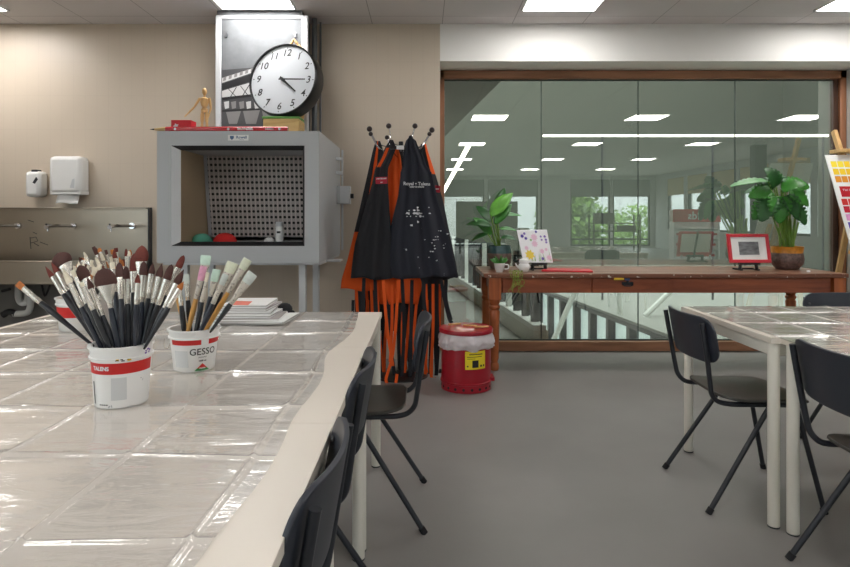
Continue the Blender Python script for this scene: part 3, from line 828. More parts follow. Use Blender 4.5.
def brush(C, z0, rin, rim, tip, Yr, Yt, kind, w, bl, fl, hcol, fcol, bcol, label, group, hr=.0045, twist=0.0):
    """rim=(px at bucket rim), tip=(px,py); straight brush through both"""
    zr = z0+rim[1]
    Rm = Vector(((rim[0]-CX)*Yr/FP, Yr, zr)); T = W(tip[0], tip[1], Yt)
    d = (T-Rm).normalized()
    # run the handle down inside the pail
    p = Rm.copy()
    for q in range(60):
        n = p-d*.003
        k = max(0, min(1, (n.z-z0)/.12)); lim = rin[0]+(rin[1]-rin[0])*k-.010
        if n.z < z0+.011 or math.hypot(n.x-C[0], n.y-C[1]) > lim: break
        p = n
    L = (T-p).length
    side = d.cross(Vector((0, 1, 0))).normalized(); nor = side.cross(d).normalized()
    if twist: 
        m = Matrix.Rotation(twist, 3, d); side = m @ side; nor = m @ nor
    def sweep(name, secs, m, parent, sub=True):
        b = MB(); rings = []
        for s, a, c in secs:
            o = p+d*s
            rings.append([o+side*a*math.cos(2*PI*k/12)+nor*c*math.sin(2*PI*k/12) for k in range(12)])
        b.rings(rings); return b.build(name, m, parent)
    t = thing('paint_brush', label, 'brush', tuple(p), group)
    hl = L-bl-fl
    sweep('handle', [(0, hr*.35, hr*.35), (.01, hr*.55, hr*.55), (hl*.5, hr*.85, hr*.85), (hl*.82, hr*1.15, hr*1.15), (hl-.004, hr*.9, hr*.9), (hl, hr*.82, hr*.82)], M[hcol], t)
    th = max(.0022, min(w*.42, .006)) if kind != 'mop' else w*.45
    sweep('ferrule', [(hl-.002, hr*.95, hr*.95), (hl+fl*.12, hr*1.0, hr*1.0), (hl+fl*.16, hr*1.08, hr*1.08), (hl+fl*.22, hr*1.0, hr*1.0), (hl+fl*.55, (hr+w*.85)/2, (hr+th)/2), (hl+fl, w*.9, th)], M[fcol], t)
    e = hl+fl-.001
    if kind == 'flat':
        secs = [(e, w*.88, th*.95), (e+bl*.4, w*1.0, th*.9), (e+bl*.85, w*1.0, th*.55), (e+bl, w*.95, th*.25)]
    elif kind == 'mop':
        secs = [(e, w*.8, th*.8)]+[(e+bl*(.05+.95*k/10), w*max(.05, math.sin(PI*(.28+.72*k/10))**.6)*1.05, th*max(.05, math.sin(PI*(.28+.72*k/10))**.6)) for k in range(11)]
    elif kind == 'filbert':
        secs = [(e, w*.9, th*.95)]+[(e+bl*k/10, w*max(.06, math.sqrt(max(0, 1-(k/10.)**2.6))), th*max(.08, 1-.9*(k/10.))) for k in range(1, 11)]
    else:
        secs = [(e, w*.9, th)]+[(e+bl*k/8, w*(max(.05, 1.08*(1-(k/8.)**1.7))), th*max(.05, 1-(k/8.)**1.5)) for k in range(1, 9)]
    sweep('bristles', secs, M[bcol], t)
    return t
# name: tip px,py | rim px | depth at rim, at tip | kind halfwidth bristle ferrule | colours | label
BR1 = 'brushes standing in the nearest bucket'
rin1 = (.0615, .0715); rin2 = (.0595, .0735); rin3 = (.066, .078)
b1 = [
 ((17, 283), 94, 1.50, 1.50, 'flat', .0075, .020, .055, 'handle_black', 'ferrule', 'br_orange', 'long brush with orange-brown tip leaning far out to the left'),
 ((45, 266), 97, 1.53, 1.56, 'point', .006, .035, .055, 'handle_black', 'ferrule', 'br_red', 'slim brush with red-brown pointed tip, second from the left of the nearest bucket'),
 ((51, 262), 99, 1.55, 1.60, 'point', .007, .035, .06, 'handle_black', 'ferrule', 'br_red', 'red-brown pointed brush touching the left side of the big round mop'),
 ((57, 253), 104, 1.55, 1.62, 'mop', .0245, .045, .05, 'handle_black', 'ferrule', 'br_brown', 'big round dark brown mop brush at the left of the nearest bucket'),
 ((62, 267), 101, 1.50, 1.50, 'point', .0075, .045, .065, 'handle_navy', 'ferrule', 'br_cream', 'brush with long cream pointed tip in front of the brown mop'),
 ((79, 265), 113, 1.57, 1.62, 'mop', .015, .045, .05, 'handle_black', 'ferrule', 'br_brown', 'smaller dark brown mop behind, right of the big round one'),
 ((72, 270), 107, 1.49, 1.50, 'flat', .005, .02, .07, 'handle_black', 'ferrule', 'br_cream', 'narrow cream flat brush right of the cream pointed one'),
 ((87, 277), 115, 1.48, 1.48, 'point', .007, .03, .07, 'handle_navy', 'ferrule', 'br_brown', 'brown-tipped brush immediately left of the wide fan-shaped one'),
 ((81, 282), 111, 1.47, 1.46, 'flat', .005, .012, .06, 'handle_black', 'ferrule', 'br_cream', 'low narrow brush with pale tip, left front of the nearest bucket'),
 ((103, 268), 119, 1.47, 1.46, 'filbert', .024, .042, .055, 'handle_navy', 'ferrule', 'br_brown', 'wide domed dark brown brush with a broad pale ferrule, middle of the nearest bucket'),
 ((119, 262), 124, 1.52, 1.56, 'filbert', .0095, .04, .055, 'handle_navy', 'ferrule', 'br_brown', 'upright brown filbert immediately right of the wide domed brush'),
 ((126, 266), 129, 1.50, 1.50, 'filbert', .008, .032, .06, 'handle_black', 'ferrule', 'br_brown', 'upright brown brush in the middle of the right half of the nearest bucket'),
 ((134, 253), 133, 1.54, 1.60, 'filbert', .010, .05, .055, 'handle_black', 'ferrule', 'br_red', 'upright red-brown brush left of the tall red round one'),
 ((142, 245), 137, 1.55, 1.60, 'mop', .0155, .045, .05, 'handle_black', 'ferrule', 'br_red', 'tall round red-brown brush standing highest in the nearest bucket'),
 ((144, 261), 139, 1.50, 1.50, 'filbert', .0095, .035, .065, 'handle_navy', 'ferrule', 'br_brown', 'brown brush below the tall round red one'),
 ((138, 273), 135, 1.47, 1.46, 'point', .006, .024, .05, 'handle_navy', 'ferrule', 'br_red', 'short red-tipped brush at the front right of the nearest bucket'),
 ((153, 262), 142, 1.52, 1.54, 'point', .0075, .03, .06, 'handle_black', 'ferrule', 'br_brown', 'brown pointed brush starting the right-leaning bunch'),
 ((162, 263), 143, 1.50, 1.52, 'point', .008, .035, .065, 'handle_black', 'ferrule', 'br_brown', 'right-leaning brown brush left of the highest right-leaning one'),
 ((172, 264), 144, 1.50, 1.50, 'filbert', .009, .040, .065, 'handle_black', 'ferrule', 'br_brown', 'right-leaning brush with wide dark brown filbert tip'),
 ((184, 255), 144, 1.54, 1.56, 'filbert', .008, .035, .075, 'handle_black', 'ferrule', 'br_red', 'right-leaning red-brown brush reaching highest toward the lettered bucket'),
 ((184, 269), 144.5, 1.48, 1.47, 'point', .0085, .040, .065, 'handle_black', 'ferrule', 'br_brown', 'right-leaning dark red pointed brush in front, reaching over the lettered bucket'),
 ((184, 281), 144, 1.47, 1.46, 'point', .006, .022, .05, 'handle_black', 'ferrule', 'br_orange', 'lowest right-leaning brush with small orange tip'),
 ((112, 262), 121, 1.56, 1.60, 'flat', .006, .02, .06, 'handle_navy', 'ferrule', 'br_cream', 'pale flat brush peeking up behind the wide domed one'),
]
for tip, rp, yr, yt, kd, w, bl, fl, hc, fc, bc, lab in b1:
    brush(C1, z1, rin1, (rp, .143), tip, yr, yt, kd, w*1.18, bl, fl, hc, fc, bc, lab, BR1, hr=.0068)
BR2 = 'brushes standing in the lettered bucket'
b2 = [
 ((204, 266), 188, 1.82, 1.82, 'flat', .011, .045, .055, 'handle_wood', 'ferrule_w', 'br_pink', 'brush crusted with pink paint on a bare wooden handle'),
 ((206, 255), 198, 1.89, 1.92, 'flat', .017, .032, .05, 'handle_black', 'ferrule_w', 'br_mint', 'wide flat brush with mint green paint standing highest in the lettered bucket'),
 ((217, 269), 203, 1.86, 1.88, 'flat', .013, .04, .045, 'handle_navy', 'ferrule_w', 'br_mint', 'second mint green flat brush right of the pink one'),
 ((226, 274), 200, 1.80, 1.80, 'flat', .010, .035, .06, 'handle_navy', 'ferrule_w', 'br_grey', 'grey-white flat brush leaning right on a navy handle'),
 ((208, 272), 196, 1.81, 1.81, 'flat', .006, .03, .06, 'handle_black', 'ferrule_w', 'br_cream', 'slim cream brush right beside the pink crusted one'),
 ((233, 262), 207, 1.86, 1.88, 'flat', .018, .036, .06, 'handle_black', 'ferrule_w', 'br_pale', 'wide flat brush with pale green bristles, right half of the lettered bucket'),
 ((248, 259), 205, 1.82, 1.83, 'flat', .014, .035, .08, 'handle_wood', 'ferrule_w', 'br_pale', 'brush with paint-smeared ferrule on a yellow wooden handle leaning right'),
 ((253, 273), 210, 1.80, 1.80, 'flat', .016, .036, .075, 'handle_black', 'ferrule_w', 'br_grey', 'wide grey-white brush leaning furthest right over the papers'),
 ((171, 272), 186, 1.85, 1.86, 'flat', .012, .03, .05, 'handle_wood', 'ferrule_w', 'br_pale', 'short wooden-handled brush leaning left out of the lettered bucket'),
 ((186, 274), 190, 1.87, 1.88, 'flat', .010, .03, .05, 'handle_black', 'ferrule', 'br_grey', 'black-handled brush with whitish bristles behind the pink crusted one'),
 ((179, 282), 184, 1.83, 1.83, 'flat', .007, .02, .05, 'handle_black', 'ferrule', 'br_cream', 'small black-handled brush at the left rim of the lettered bucket'),
]
for tip, rp, yr, yt, kd, w, bl, fl, hc, fc, bc, lab in b2:
    brush(C2, z2, rin2, (rp, .120), tip, yr, yt, kd, w, bl, fl, hc, fc, bc, lab, BR2, hr=.0075)
t4, z4, rl4 = bucket('brush_bucket', C4[0], C4[1], .066, .078, .135, 'plain white bucket hidden behind the brushes of the nearest bucket', M['bucket_plain'])
rnd = random.Random(11)
for C, zc_, n, pa, pb, ra, rb0, lab, gr in ((C3, z3, 22, 66, 100, 67, 90, 'slim brush in the crowded red-banded back bucket', 'slim brushes in the back bucket'), (C4, z4, 46, 80, 140, 108, 132, 'slim brush in the bucket hidden behind the nearest brushes', 'slim brushes in the hidden bucket')):
    for k in range(n):
        px = pa+(pb-pa)*k/(n-1)+rnd.uniform(-2, 2); py = (245 if C is C4 else 258)+rnd.uniform(0, 24)
        rp = ra+(rb0-ra)*k/(n-1)+rnd.uniform(-1.5, 1.5)
        brush(C, zc_, rin3, (min(rb0, max(ra, rp)), .12), (px, py), C[1]+rnd.uniform(-.04, .04), C[1]+rnd.uniform(-.08, .08), rnd.choice(['flat', 'point', 'filbert']), rnd.uniform(.006, .011), rnd.uniform(.02, .04), rnd.uniform(.07, .10),
              rnd.choice(['handle_wood', 'handle_black', 'handle_wood']), 'ferrule', rnd.choice(['br_orange', 'br_cream', 'br_red', 'br_brown', 'br_cream']), lab, gr, hr=.005)

# ---- stack of papers
st = [(2.62, 215, 288, 'lowest large grey-white sheet bundle of the paper stack'), (2.62, 214, 279, 'second bundle up in the paper stack'), (2.64, 220, 273, 'third bundle up in the paper stack with thin dark edges'),
      (2.66, 218, 270, 'fourth bundle up in the paper stack'), (2.67, 224, 270, 'white magazine second from the top of the paper stack'), (2.68, 222, 267, 'top magazine with coral red cover print on the paper stack')]
zz = TH+.006
for i, (y, xa, xb, lab) in enumerate(st):
    b = MB(); hgt = .011+.002*(i % 2); a = R((-4, 3, -2, 5, -3, 2)[i]); x0, x1 = WX(xa, y), WX(xb, y); cx = (x0+x1)/2; hw = (x1-x0)/2; hd = .125
    def pg(u, v, w):
        x = (2*u-1)*hw; yy = (2*v-1)*hd
        return Vector((cx+x*math.cos(a)-yy*math.sin(a), y+.09+x*math.sin(a)+yy*math.cos(a), zz+w+(.004*max(0, u-.8)/.2 if i == 0 else 0)))
    n = 4
    for q in range(n):
        lo = hgt*q/n; hi = hgt*(q+.8)/n; e = .012*((q*7+i*3) % 5)/5
        rings = [[pg(0, 0, l), pg(1-e, e, l), pg(1-e, 1, l), pg(0, 1, l)] for l in (lo, hi)]
        b.rings(rings, 2 if (q+i) % 3 == 1 else 0)
    if i == 5:
        b.poly([pg(.1, .05, hgt), pg(.6, .02, hgt+.0002), pg(.55, .5, hgt+.0002), pg(.1, .6, hgt)], 1)
    zz += hgt+.0005
    o = b.build('magazine', [M['paper'], mat('coral_print', (232, 120, 100), .6), M['greyed']], origin=(cx, y+.09, zz-hgt)); tag(o, lab, 'magazine', 'papers stacked on the left table')
b = MB(); c = W(285, 305, 2.84); b.ball(Vector((c.x, c.y, TH+.034)), .030, 0, 12, (1.2, 1, 1)); b.ball(Vector((c.x+.035, c.y, TH+.016)), .013); b.lathe([(.02, TH+.002), (.02, TH+.01)], (c.x, c.y, 0), 12)
o = b.build('black_clip', M['black_matte'], origin=(c.x, c.y, TH)); tag(o, 'small black rounded object lying right of the paper stack', 'clip')

# ================================================================== SINK WALL
sk = thing('sink_trough', 'long stainless steel trough sink on the left wall', 'sink', (-3.4, 4.9, 0))
sx1 = -2.335; zt = WZ(208, 5.12); zr = .878; yf = 4.62
b = MB(); b.box((XL+.02, 5.11, .84), (sx1, 5.149, zt)); b.box((XL+.02, 5.06, zt-.008), (sx1, 5.149, zt+.004)); b.build('splashback', M['steel'], sk, bevel=.003)
b = MB(); b.box((sx1, 5.09, .70), (sx1+.012, 5.149, zt+.004)); b.build('end_plate', M['darkmetal'], sk)
b = MB(); b.box((XL+.02, yf, .715), (sx1, yf+.02, zr)); b.box((XL+.02, yf-.012, zr-.012), (sx1, yf+.045, zr+.004)); b.box((XL+.02, yf, .70), (sx1, 5.11, .72)); b.box((sx1-.02, yf, .70), (sx1, 5.11, zr)); b.build('basin', M['steel'], sk, bevel=.004)
for x in (-2.47, -2.97, -3.44):
    b = MB(); b.cyl((x, 5.11, 1.145), (x, 5.085, 1.145), .026); b.tube(smooth_path([(x, 5.1, 1.145), (x, 4.95, 1.148), (x, 4.80, 1.148), (x, 4.74, 1.142)], 4), .013, 12); b.cyl((x, 4.76, 1.145), (x, 4.725, 1.139), .017); b.cyl((x, 4.75, 1.135), (x, 4.748, 1.105), .008)
    tp = b.build('tap', M['chrome'], sk)
    b = MB(); b.lathe([(.006, 0), (.007, .012), (.002, .014)], (x, 4.73, 1.155), 12); b.build('tap_button', M['darkmetal'], tp)
b = MB(); q = 5.1085
for pts in ([(30, 237), (31, 249)], [(30.4, 238), (36, 237), (38, 241), (31, 243)], [(34, 243), (39, 246)], [(40, 242), (48, 245)], [(33, 232), (37, 234)], [(28, 220), (34, 222)]):
    b.tube([W(x, y, q) for x, y in pts], .0028, 6)
b.build('scribble', M['ink'], sk)
b = MB(); y = 4.95
b.tube(smooth_path([W(18.5, 284, y), W(18.5, 298, y), W(22, 303, y), W(27, 301, y), W(28.5, 292, y), W(30.5, 296, y), W(30, 308, y), W(26, 313, y), W(14, 314, y)], 5), .026, 10)
b.build('waste_pipe', M['pipe'], sk)
b = MB(); b.tube(smooth_path([W(16, 314, y), W(9, 312, y), W(3, 315, y)], 4), .027, 10); b.build('drain_hose', M['void'], sk)
b = MB(); b.cyl(W(2, 291, 5.0), W(10, 289, 5.0), .012); b.build('stop_valve', M['void'], sk)
b = MB(); b.tube(smooth_path([W(42, 285, y), W(45, 296, y), W(50, 285, y)], 4), .008, 8); b.build('supply_hose', M['void'], sk)
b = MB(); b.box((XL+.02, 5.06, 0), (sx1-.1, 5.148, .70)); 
o = b.build('under_sink_shade', mat('shadow_grey_panel', (112, 110, 106), .7), sk)  # dark sheet standing in for the shaded wall under the trough

# dispensers
d = thing('soap_dispenser', 'small white soap dispenser on the wall, left of the towel dispenser', 'dispenser', (-3.27, 5.10, 1.4))
x0, x1, za, zb = WX(25, 5.04), WX(40.5, 5.04), WZ(197, 5.04), WZ(171, 5.04)
b = MB(); b.box((x0, 5.03, za), (x1, 5.153, zb)); b.build('body', M['white_plastic'], d, bevel=.03)
b = MB(); b.prism([(x0+.07, 5.028, za+.12), (x0+.10, 5.028, zb-.05), (x0+.115, 5.028, zb-.07), (x0+.09, 5.028, za+.11)], (0, .003, 0)); b.build('sight_slot', M['darkmetal'], d)
b = MB(); b.box((x0+.05, 5.045, zb-.006), (x1-.03, 5.1, zb+.012)); b.build('top_catch', M['darkmetal'], d)
d = thing('towel_dispenser', 'large white paper towel dispenser on the beige wall', 'dispenser', (-3.0, 5.10, 1.4))
x0, x1, za, zb = WX(49.5, 5.02), WX(82, 5.02), WZ(194, 5.02), WZ(156, 5.02)
b = MB(); b.box((x0, 5.0, za), (x1, 5.15, zb)); b.build('body', M['white_plastic'], d, bevel=.035)
b = MB(); b.box((x0+.01, 5.008, za-.006), (x1-.005, 5.14, za+.03)); b.build('tray', M['white_plastic'], d, bevel=.006)
b = MB(); b.prism([(x1-.09, 4.998, za+.05), (x1-.05, 4.998, za+.05), (x1-.05, 4.998, za+.13), (x1-.07, 4.998, za+.12)], (0, .003, 0)); b.build('sight_slot', M['alu'], d)
b = MB(); b.grid(lambda u, v: Vector((WX(57+22*u, 5.04), 5.05-.03*v, za-.004-.075*v+.006*math.sin(u*6))), 8, 4); b.build('paper_towel', M['paper'], d, solid=.002)

# ================================================================== SPRAY BOOTH
YF = 4.06
X0, X1 = WX(157, YF), WX(319, YF); Z0, Z1 = WZ(263, YF), WZ(131, YF); YE = 5.10
ox0, ox1 = WX(171, YF), WX(304.5, YF); oz0, oz1 = WZ(246, YF), WZ(145.5, YF)
bo = thing('spray_booth', 'grey metal spray booth with a framed opening on posts', 'booth', ((X0+X1)/2, (YF+YE)/2, 0))
b = MB(); t = .03
b.box((X0, YF, Z0), (ox0-.0, YF+t, Z1)); b.box((ox1, YF, Z0), (X1, YF+t, Z1)); b.box((ox0, YF, oz1), (ox1, YF+t, Z1)); b.box((ox0, YF, Z0), (ox1, YF+t, oz0))
b.build('front_frame', M['cab'], bo)
b = MB(); w = .002
b.box((X0, YF+t, Z0), (X0+.02, YE, Z1)); b.box((X1-.02, YF+t, Z0), (X1, YE, Z1)); b.box((X0+.02, YF+t, Z1-.02), (X1-.02, YE, Z1)); b.box((X0+.02, YF+t, Z0), (X1-.02, YE, Z0+.02)); b.box((X0+.02, YE-.02, Z0+.02), (X1-.02, YE, Z1-.02))
b.build('casing', M['cabside'], bo)
i = .045; yi = YF+.07
b = MB(); wl, wr, wt, wb = .046, .020, .026, .026; y0, y1 = YF+.001, YF+.05
o4 = [(ox0, oz0), (ox1, oz0), (ox1, oz1), (ox0, oz1)]; n4 = [(ox0+wl, oz0+wb), (ox1-wr, oz0+wb), (ox1-wr, oz1-wt), (ox0+wl, oz1-wt)]
for k in (0, 1, 2):
    j = k+1
    b.poly([(o4[k][0], y0, o4[k][1]), (o4[j][0], y0, o4[j][1]), (n4[j][0], y1, n4[j][1]), (n4[k][0], y1, n4[k][1])])
b.build('gasket', M['gasket'], bo, solid=.003, smooth=False)
b = MB(); b.poly([(o4[3][0], y0, o4[3][1]), (o4[0][0], y0, o4[0][1]), (n4[0][0], y1, n4[0][1]), (n4[3][0], y1, n4[3][1])]); b.build('bare_edge', M['bevel'], bo, solid=.003, smooth=False)
# inner lining
ix0, ix1, iz0, iz1 = ox0+.012, ox1-.012, oz0+.012, oz1-.012
b = MB(); b.box((ix0-.015, YF+.075, iz0), (ix0, YE-.1, iz1)); b.build('left_lining', M['cabin'], bo)
b = MB(); b.box((ix1, YF+.075, iz0), (ix1+.015, YE-.1, iz1)); b.box((ix0, YF+.075, iz0-.015), (ix1, YE-.1, iz0)); b.box((ix0, YF+.075, iz1), (ix1, YE-.1, iz1+.015)); b.build('lining', M['cab'], bo)
# tilted perforated panel
p00 = Vector((ix0+.006, 4.62, iz1-.002)); hh = iz1-iz0-.02; ww = ix1-ix0-.03
pan = MB(); pan.box((0, 0, -hh), (ww, .012, 0)); 
po = pan.build('perforated_panel', M['perf'], bo, local=True); po.location = p00-bo.location; po.rotation_euler = (R(10), 0, R(0))
b = MB(); b.box((-.0, -.012, -hh), (.022, .0, 0)); b.box((ww-.012, -.012, -hh), (ww, 0, 0)); e = b.build('panel_edge', mat('panel_edge_grey', (176, 178, 184), .4), po, local=True)
# sign
b = MB(); sxa, sxb, sza, szb = WX(228, YF), WX(248.5, YF), WZ(140.6, YF), WZ(135, YF)
b.box((sxa, YF-.002, sza), (sxb, YF-.0005, szb)); sg = b.build('maker_plate', M['white_plastic'], bo)
b = MB(); c = (sza+szb)/2
b.prism([(sxa+.014, YF-.0026, szb-.006), (sxa+.040, YF-.0026, szb-.006), (sxa+.040, YF-.0026, c-.003), (sxa+.027, YF-.0026, sza+.004), (sxa+.014, YF-.0026, c-.003)], (0, .0004, 0))
b.text('Rowell', .026, lambda u, v: Vector((sxa+.092+u, YF-.0026, c+.003+v)), bold=.0006); b.text('technique', .008, lambda u, v: Vector((sxa+.092+u, YF-.0026, c-.012+v)))
b.build('plate_print', mat('steel_blue_print', (70, 100, 140), .5), sg)
# posts
for x in (X0+.12, WX(303, 4.25)):
    b = MB(); b.box((x-.024, 4.22, 0), (x+.024, 4.268, Z0)); b.build('post', M['alu'], bo, bevel=.003)
    b = MB(); b.box((x-.024, 4.75, 0), (x+.024, 4.798, Z0)); b.build('post', M['alu'], bo, bevel=.003)
b = MB(); b.box((X0+.02, YF+.05, Z0-.018), (X1+.0, YE-.05, Z0)); b.box((X1-.02, YF+.3, Z0-.014), (X1+.1, YF+.46, Z0-.004)); b.build('base_tray', M['alu'], bo)
# hinges and control box on the side
for py in (159, 173):
    b = MB(); b.box((X1-.001, 4.86, WZ(py+1.5, 4.9)), (X1+.045, 4.93, WZ(py-1.5, 4.9))); b.build('bracket', M['alu'], bo)
b = MB(); b.tube([(X1+.035, 4.97, WZ(150, 4.97)), (X1+.035, 4.97, WZ(250, 4.97))], .009, 8); b.build('conduit', M['alu'], bo)
cbx = thing('switch_box', 'small grey switch box with black knob at the side of the spray booth', 'switch box', (X1+.07, 4.95, 1.4))
b = MB(); b.box((X1+.004, 4.88, WZ(204, 4.9)), (WX(350, 4.88), 4.96, WZ(186, 4.9))); b.build('box', M['alu'], cbx, bevel=.005)
b = MB(); b.box((X1+.002, 4.878, WZ(204, 4.9)), (X1+.03, 4.9, WZ(186, 4.9))); b.build('hinge_strip', M['cab'], cbx)
xk = WX(350, 4.88); b = MB(); b.cyl((xk, 4.92, WZ(196, 4.92)), (xk+.025, 4.92, WZ(196, 4.92)), .02); b.build('knob', M['black'], cbx)

# duct
du = thing('ventilation_duct', 'galvanised square duct rising from the spray booth to the ceiling', 'duct', (-1.29, 4.95, Z1))
dx0, dx1, dy = WX(217, 4.80), WX(302, 4.80), 4.80
b = MB(); b.box((dx0, dy, Z1), (dx1, 5.145, H-.005)); b.build('duct_body', M['galv'], du)
b = MB(); b.box((dx0-.01, dy-.012, Z1), (dx0+.035, dy+.03, H-.06)); b.box((dx1-.004, dy-.012, Z1), (dx1+.05, dy+.03, H-.06)); b.box((dx0-.01, dy-.01, H-.075), (dx1+.05, dy+.02, H-.045)); b.build('corner_profile', M['alu'], du, bevel=.006)
b = MB()
for px, py in ((226, 34), (295, 34)):
    c = W(px, py, dy); b.cyl(c, c+Vector((0, -.012, 0)), .016, seg=10); b.box((c.x-.004, dy-.014, c.z-.03), (c.x+.012, dy, c.z))
b.build('bolt', M['bolt'], du)
pp = MB(); pp.cyl((WX(314.5, 5.0), 5.0, Z1), (WX(314.5, 5.0), 5.0, H-.004), .022); pp.cyl((WX(320.5, 5.1), 5.1, Z1), (WX(320.5, 5.1), 5.1, H-.004), .009); pp.box((WX(309, 4.95), 4.93, 2.4), (WX(319, 4.95), 5.1, 2.43)); pp.build('side_pipe', M['galv'], du)
# print of a hall roof on the duct
prn = MB(); yp = dy-.006
def pg2(pts, mi, k): prn.poly([W(x, y, yp-.0006*k) for x, y in pts], mi)
prn.prism([W(x, y, yp) for x, y in ((222, 70), (297, 64), (297, 140), (222, 140))], (0, .004, 0), 1)
pg2([(222, 78), (254, 68), (254, 72), (222, 83)], 3, 1)
for k in range(6): pg2([(223+5.5*k, 81.2-1.8*k), (226+5.5*k, 80.2-1.8*k), (226.5+5.5*k, 76.4-1.8*k), (223.5+5.5*k, 77.4-1.8*k)], 2, 2)
pg2([(222, 84), (262, 70.5), (262, 78), (222, 90)], 0, 2)
pg2([(222, 91), (262, 79), (262, 93), (222, 98)], 3, 1)
for a, c in (((228, 89), (236, 97)), ((236, 87), (230, 97)), ((240, 86), (248, 96)), ((250, 83), (242, 96)), ((250, 83), (260, 94))): pg2([(a[0], a[1]), (a[0]+.9, a[1]), (c[0]+.9, c[1]), (c[0], c[1])], 0, 3)
pg2([(222, 97.5), (262, 93), (262, 95.5), (222, 100)], 0, 3)
for x in (224, 231, 239, 246, 254): pg2([(x, 102), (x+5, 101), (x+5, 108), (x+1, 109)], 2 if x % 2 else 3, 2)
pg2([(222, 110), (262, 108), (262, 110), (222, 112)], 0, 2)
pg2([(226, 112), (241, 111), (237, 124), (229, 124)], 2, 3); pg2([(243, 111), (260, 110), (256, 124), (246, 124)], 2, 3); pg2([(262, 110), (274, 110), (271, 124), (264, 124)], 2, 3)
o = prn.build('photo_print', [mat('print_black', (36, 36, 38), .35), mat('print_mid', (70, 70, 72), .35), mat('print_light', (128, 126, 126), .35), mat('print_white', (190, 190, 190), .35)], origin=(W(260, 130, yp)), smooth=False, fixn=False); tag(o, 'black and white photo print of a hall roof on the duct', 'print')

# things in the booth
def dome(px, py, Y, r, m, label, h=.06):
    c = W(px, py, Y); b = MB(); rnd = random.Random(int(px))
    prof = [(r*math.cos(k/6*PI/2)+.0005, h*math.sin(k/6*PI/2)) for k in range(7)]
    b.lathe(prof, (c.x, Y, iz0+.0005), 18)
    for v in b.bm.verts: v.co += Vector(noise.noise_vector(v.co*40))*.004
    o = b.build('sponge', m, origin=(c.x, Y, iz0)); tag(o, label, 'sponge')
dome(202, 240, 4.45, .075, mat('mint_sponge', (104, 190, 164), .9), 'mint green sponge at the left of the booth floor', .062)
dome(225, 240, 4.43, .085, mat('red_sponge', (226, 50, 48), .9), 'red sponge on the booth floor beside the green one', .068)
dome(269, 240, 4.5, .035, M['white_plastic'], 'small whitish lump on the booth floor left of the spray can', .038)
cn = thing('spray_can', 'white spray can standing at the right of the booth', 'can', (WX(279.5, 4.52), 4.52, iz0))
cxx = WX(279.5, 4.52); b = MB(); b.lathe([(.029, iz0), (.030, iz0+.004), (.030, iz0+.108), (.027, iz0+.114)], (cxx, 4.52, 0), 20); b.build('can_body', M['white_plastic'], cn)
b = MB(); b.lathe([(.027, iz0+.114), (.029, iz0+.116), (.029, iz0+.146), (.026, iz0+.149)], (cxx, 4.52, 0), 20); b.build('cap', M['alu'], cn)
b = MB(); f = cyl_map(cxx, 4.52, .0308, -PI/2, iz0+.07); b.grid(lambda u, v: f((u-.5)*.03, (v-.5)*.016), 6, 2); b.build('can_label', M['ink'], cn)

# ---- on top of the booth
pe = thing('giant_pencil', 'oversized red pencil lying along the front edge of the booth top', 'pencil', (-1.4, 4.12, Z1))
px0, px1, pt = WX(166, 4.12), WX(288, 4.12), WX(150, 4.12); zc = Z1+.020; hr = .019
hexr = lambda x, r: [Vector((x, 4.12+r*math.cos(PI/6+PI/3*k), zc+r*math.sin(PI/6+PI/3*k))) for k in range(6)]
b = MB(); b.rings([hexr(px0, hr), hexr(px1, hr)]); b.build('shaft', M['red_lacq'], pe, smooth=False)
b = MB(); b.rings([hexr(px0, hr*.98), hexr(pt+.03, .006)]); b.build('sharpened_wood', M['ochre_wood'], pe)
b = MB(); b.rings([hexr(pt+.03, .006), hexr(pt, .001)]); b.build('lead', M['ink'], pe)
b = MB(); yq = 4.12-hr*.87-.0012
b.text('BRUYNZEEL', .02, lambda u, v: Vector((WX(246, 4.12)+u, yq, zc+v)), bold=.0008)
b.text('DESIGN', .016, lambda u, v: Vector((WX(270, 4.12)+u, yq, zc+v)), bold=.0004)
for px in (176, 229, 280): b.prism([(WX(px, 4.12)+.009*math.cos(q), yq, zc+.009*math.sin(q)) for q in (0, 1.05, 2.1, 3.14, 4.19, 5.24)], (0, .0003, 0))
b.build('lettering', M['white_ink'], pe)
rx = thing('red_box', 'small red box with white emblem standing behind the red pencil', 'box', (WX(181, 4.28), 4.3, Z1))
xa, xb = WX(171, 4.27), WX(191, 4.27); b = MB(); b.box((xa, 4.27, Z1+.0005), (xb, 4.37, WZ(120, 4.27))); b.build('carton', M['red_card'], rx, bevel=.002)
b = MB(); c = Vector((WX(176, 4.27), 4.2694, Z1+.065)); b.prism([c+Vector((.022*math.cos(q)*(1 if k % 2 else .55), 0, .022*math.sin(q)*(1 if k % 2 else .6))) for k, q in enumerate([2*PI*j/10 for j in range(10)])], (0, .0003, 0)); b.build('emblem', M['white_ink'], rx)
bxk = thing('wooden_box', 'low wooden box with green top edge supporting the clock', 'box', (-1.05, 4.5, Z1))
xa, xb = WX(263, 4.40), WX(299, 4.40); zq = WZ(117.5, 4.45)
b = MB(); b.box((xa, 4.40, Z1+.0005), (xb, 4.58, zq-.016)); b.build('carcass', M['ochre_wood'], bxk, bevel=.003)
b = MB(); b.box((xa-.006, 4.395, zq-.016), (xb+.004, 4.585, zq)); b.build('green_lid', M['green_card'], bxk, bevel=.002)

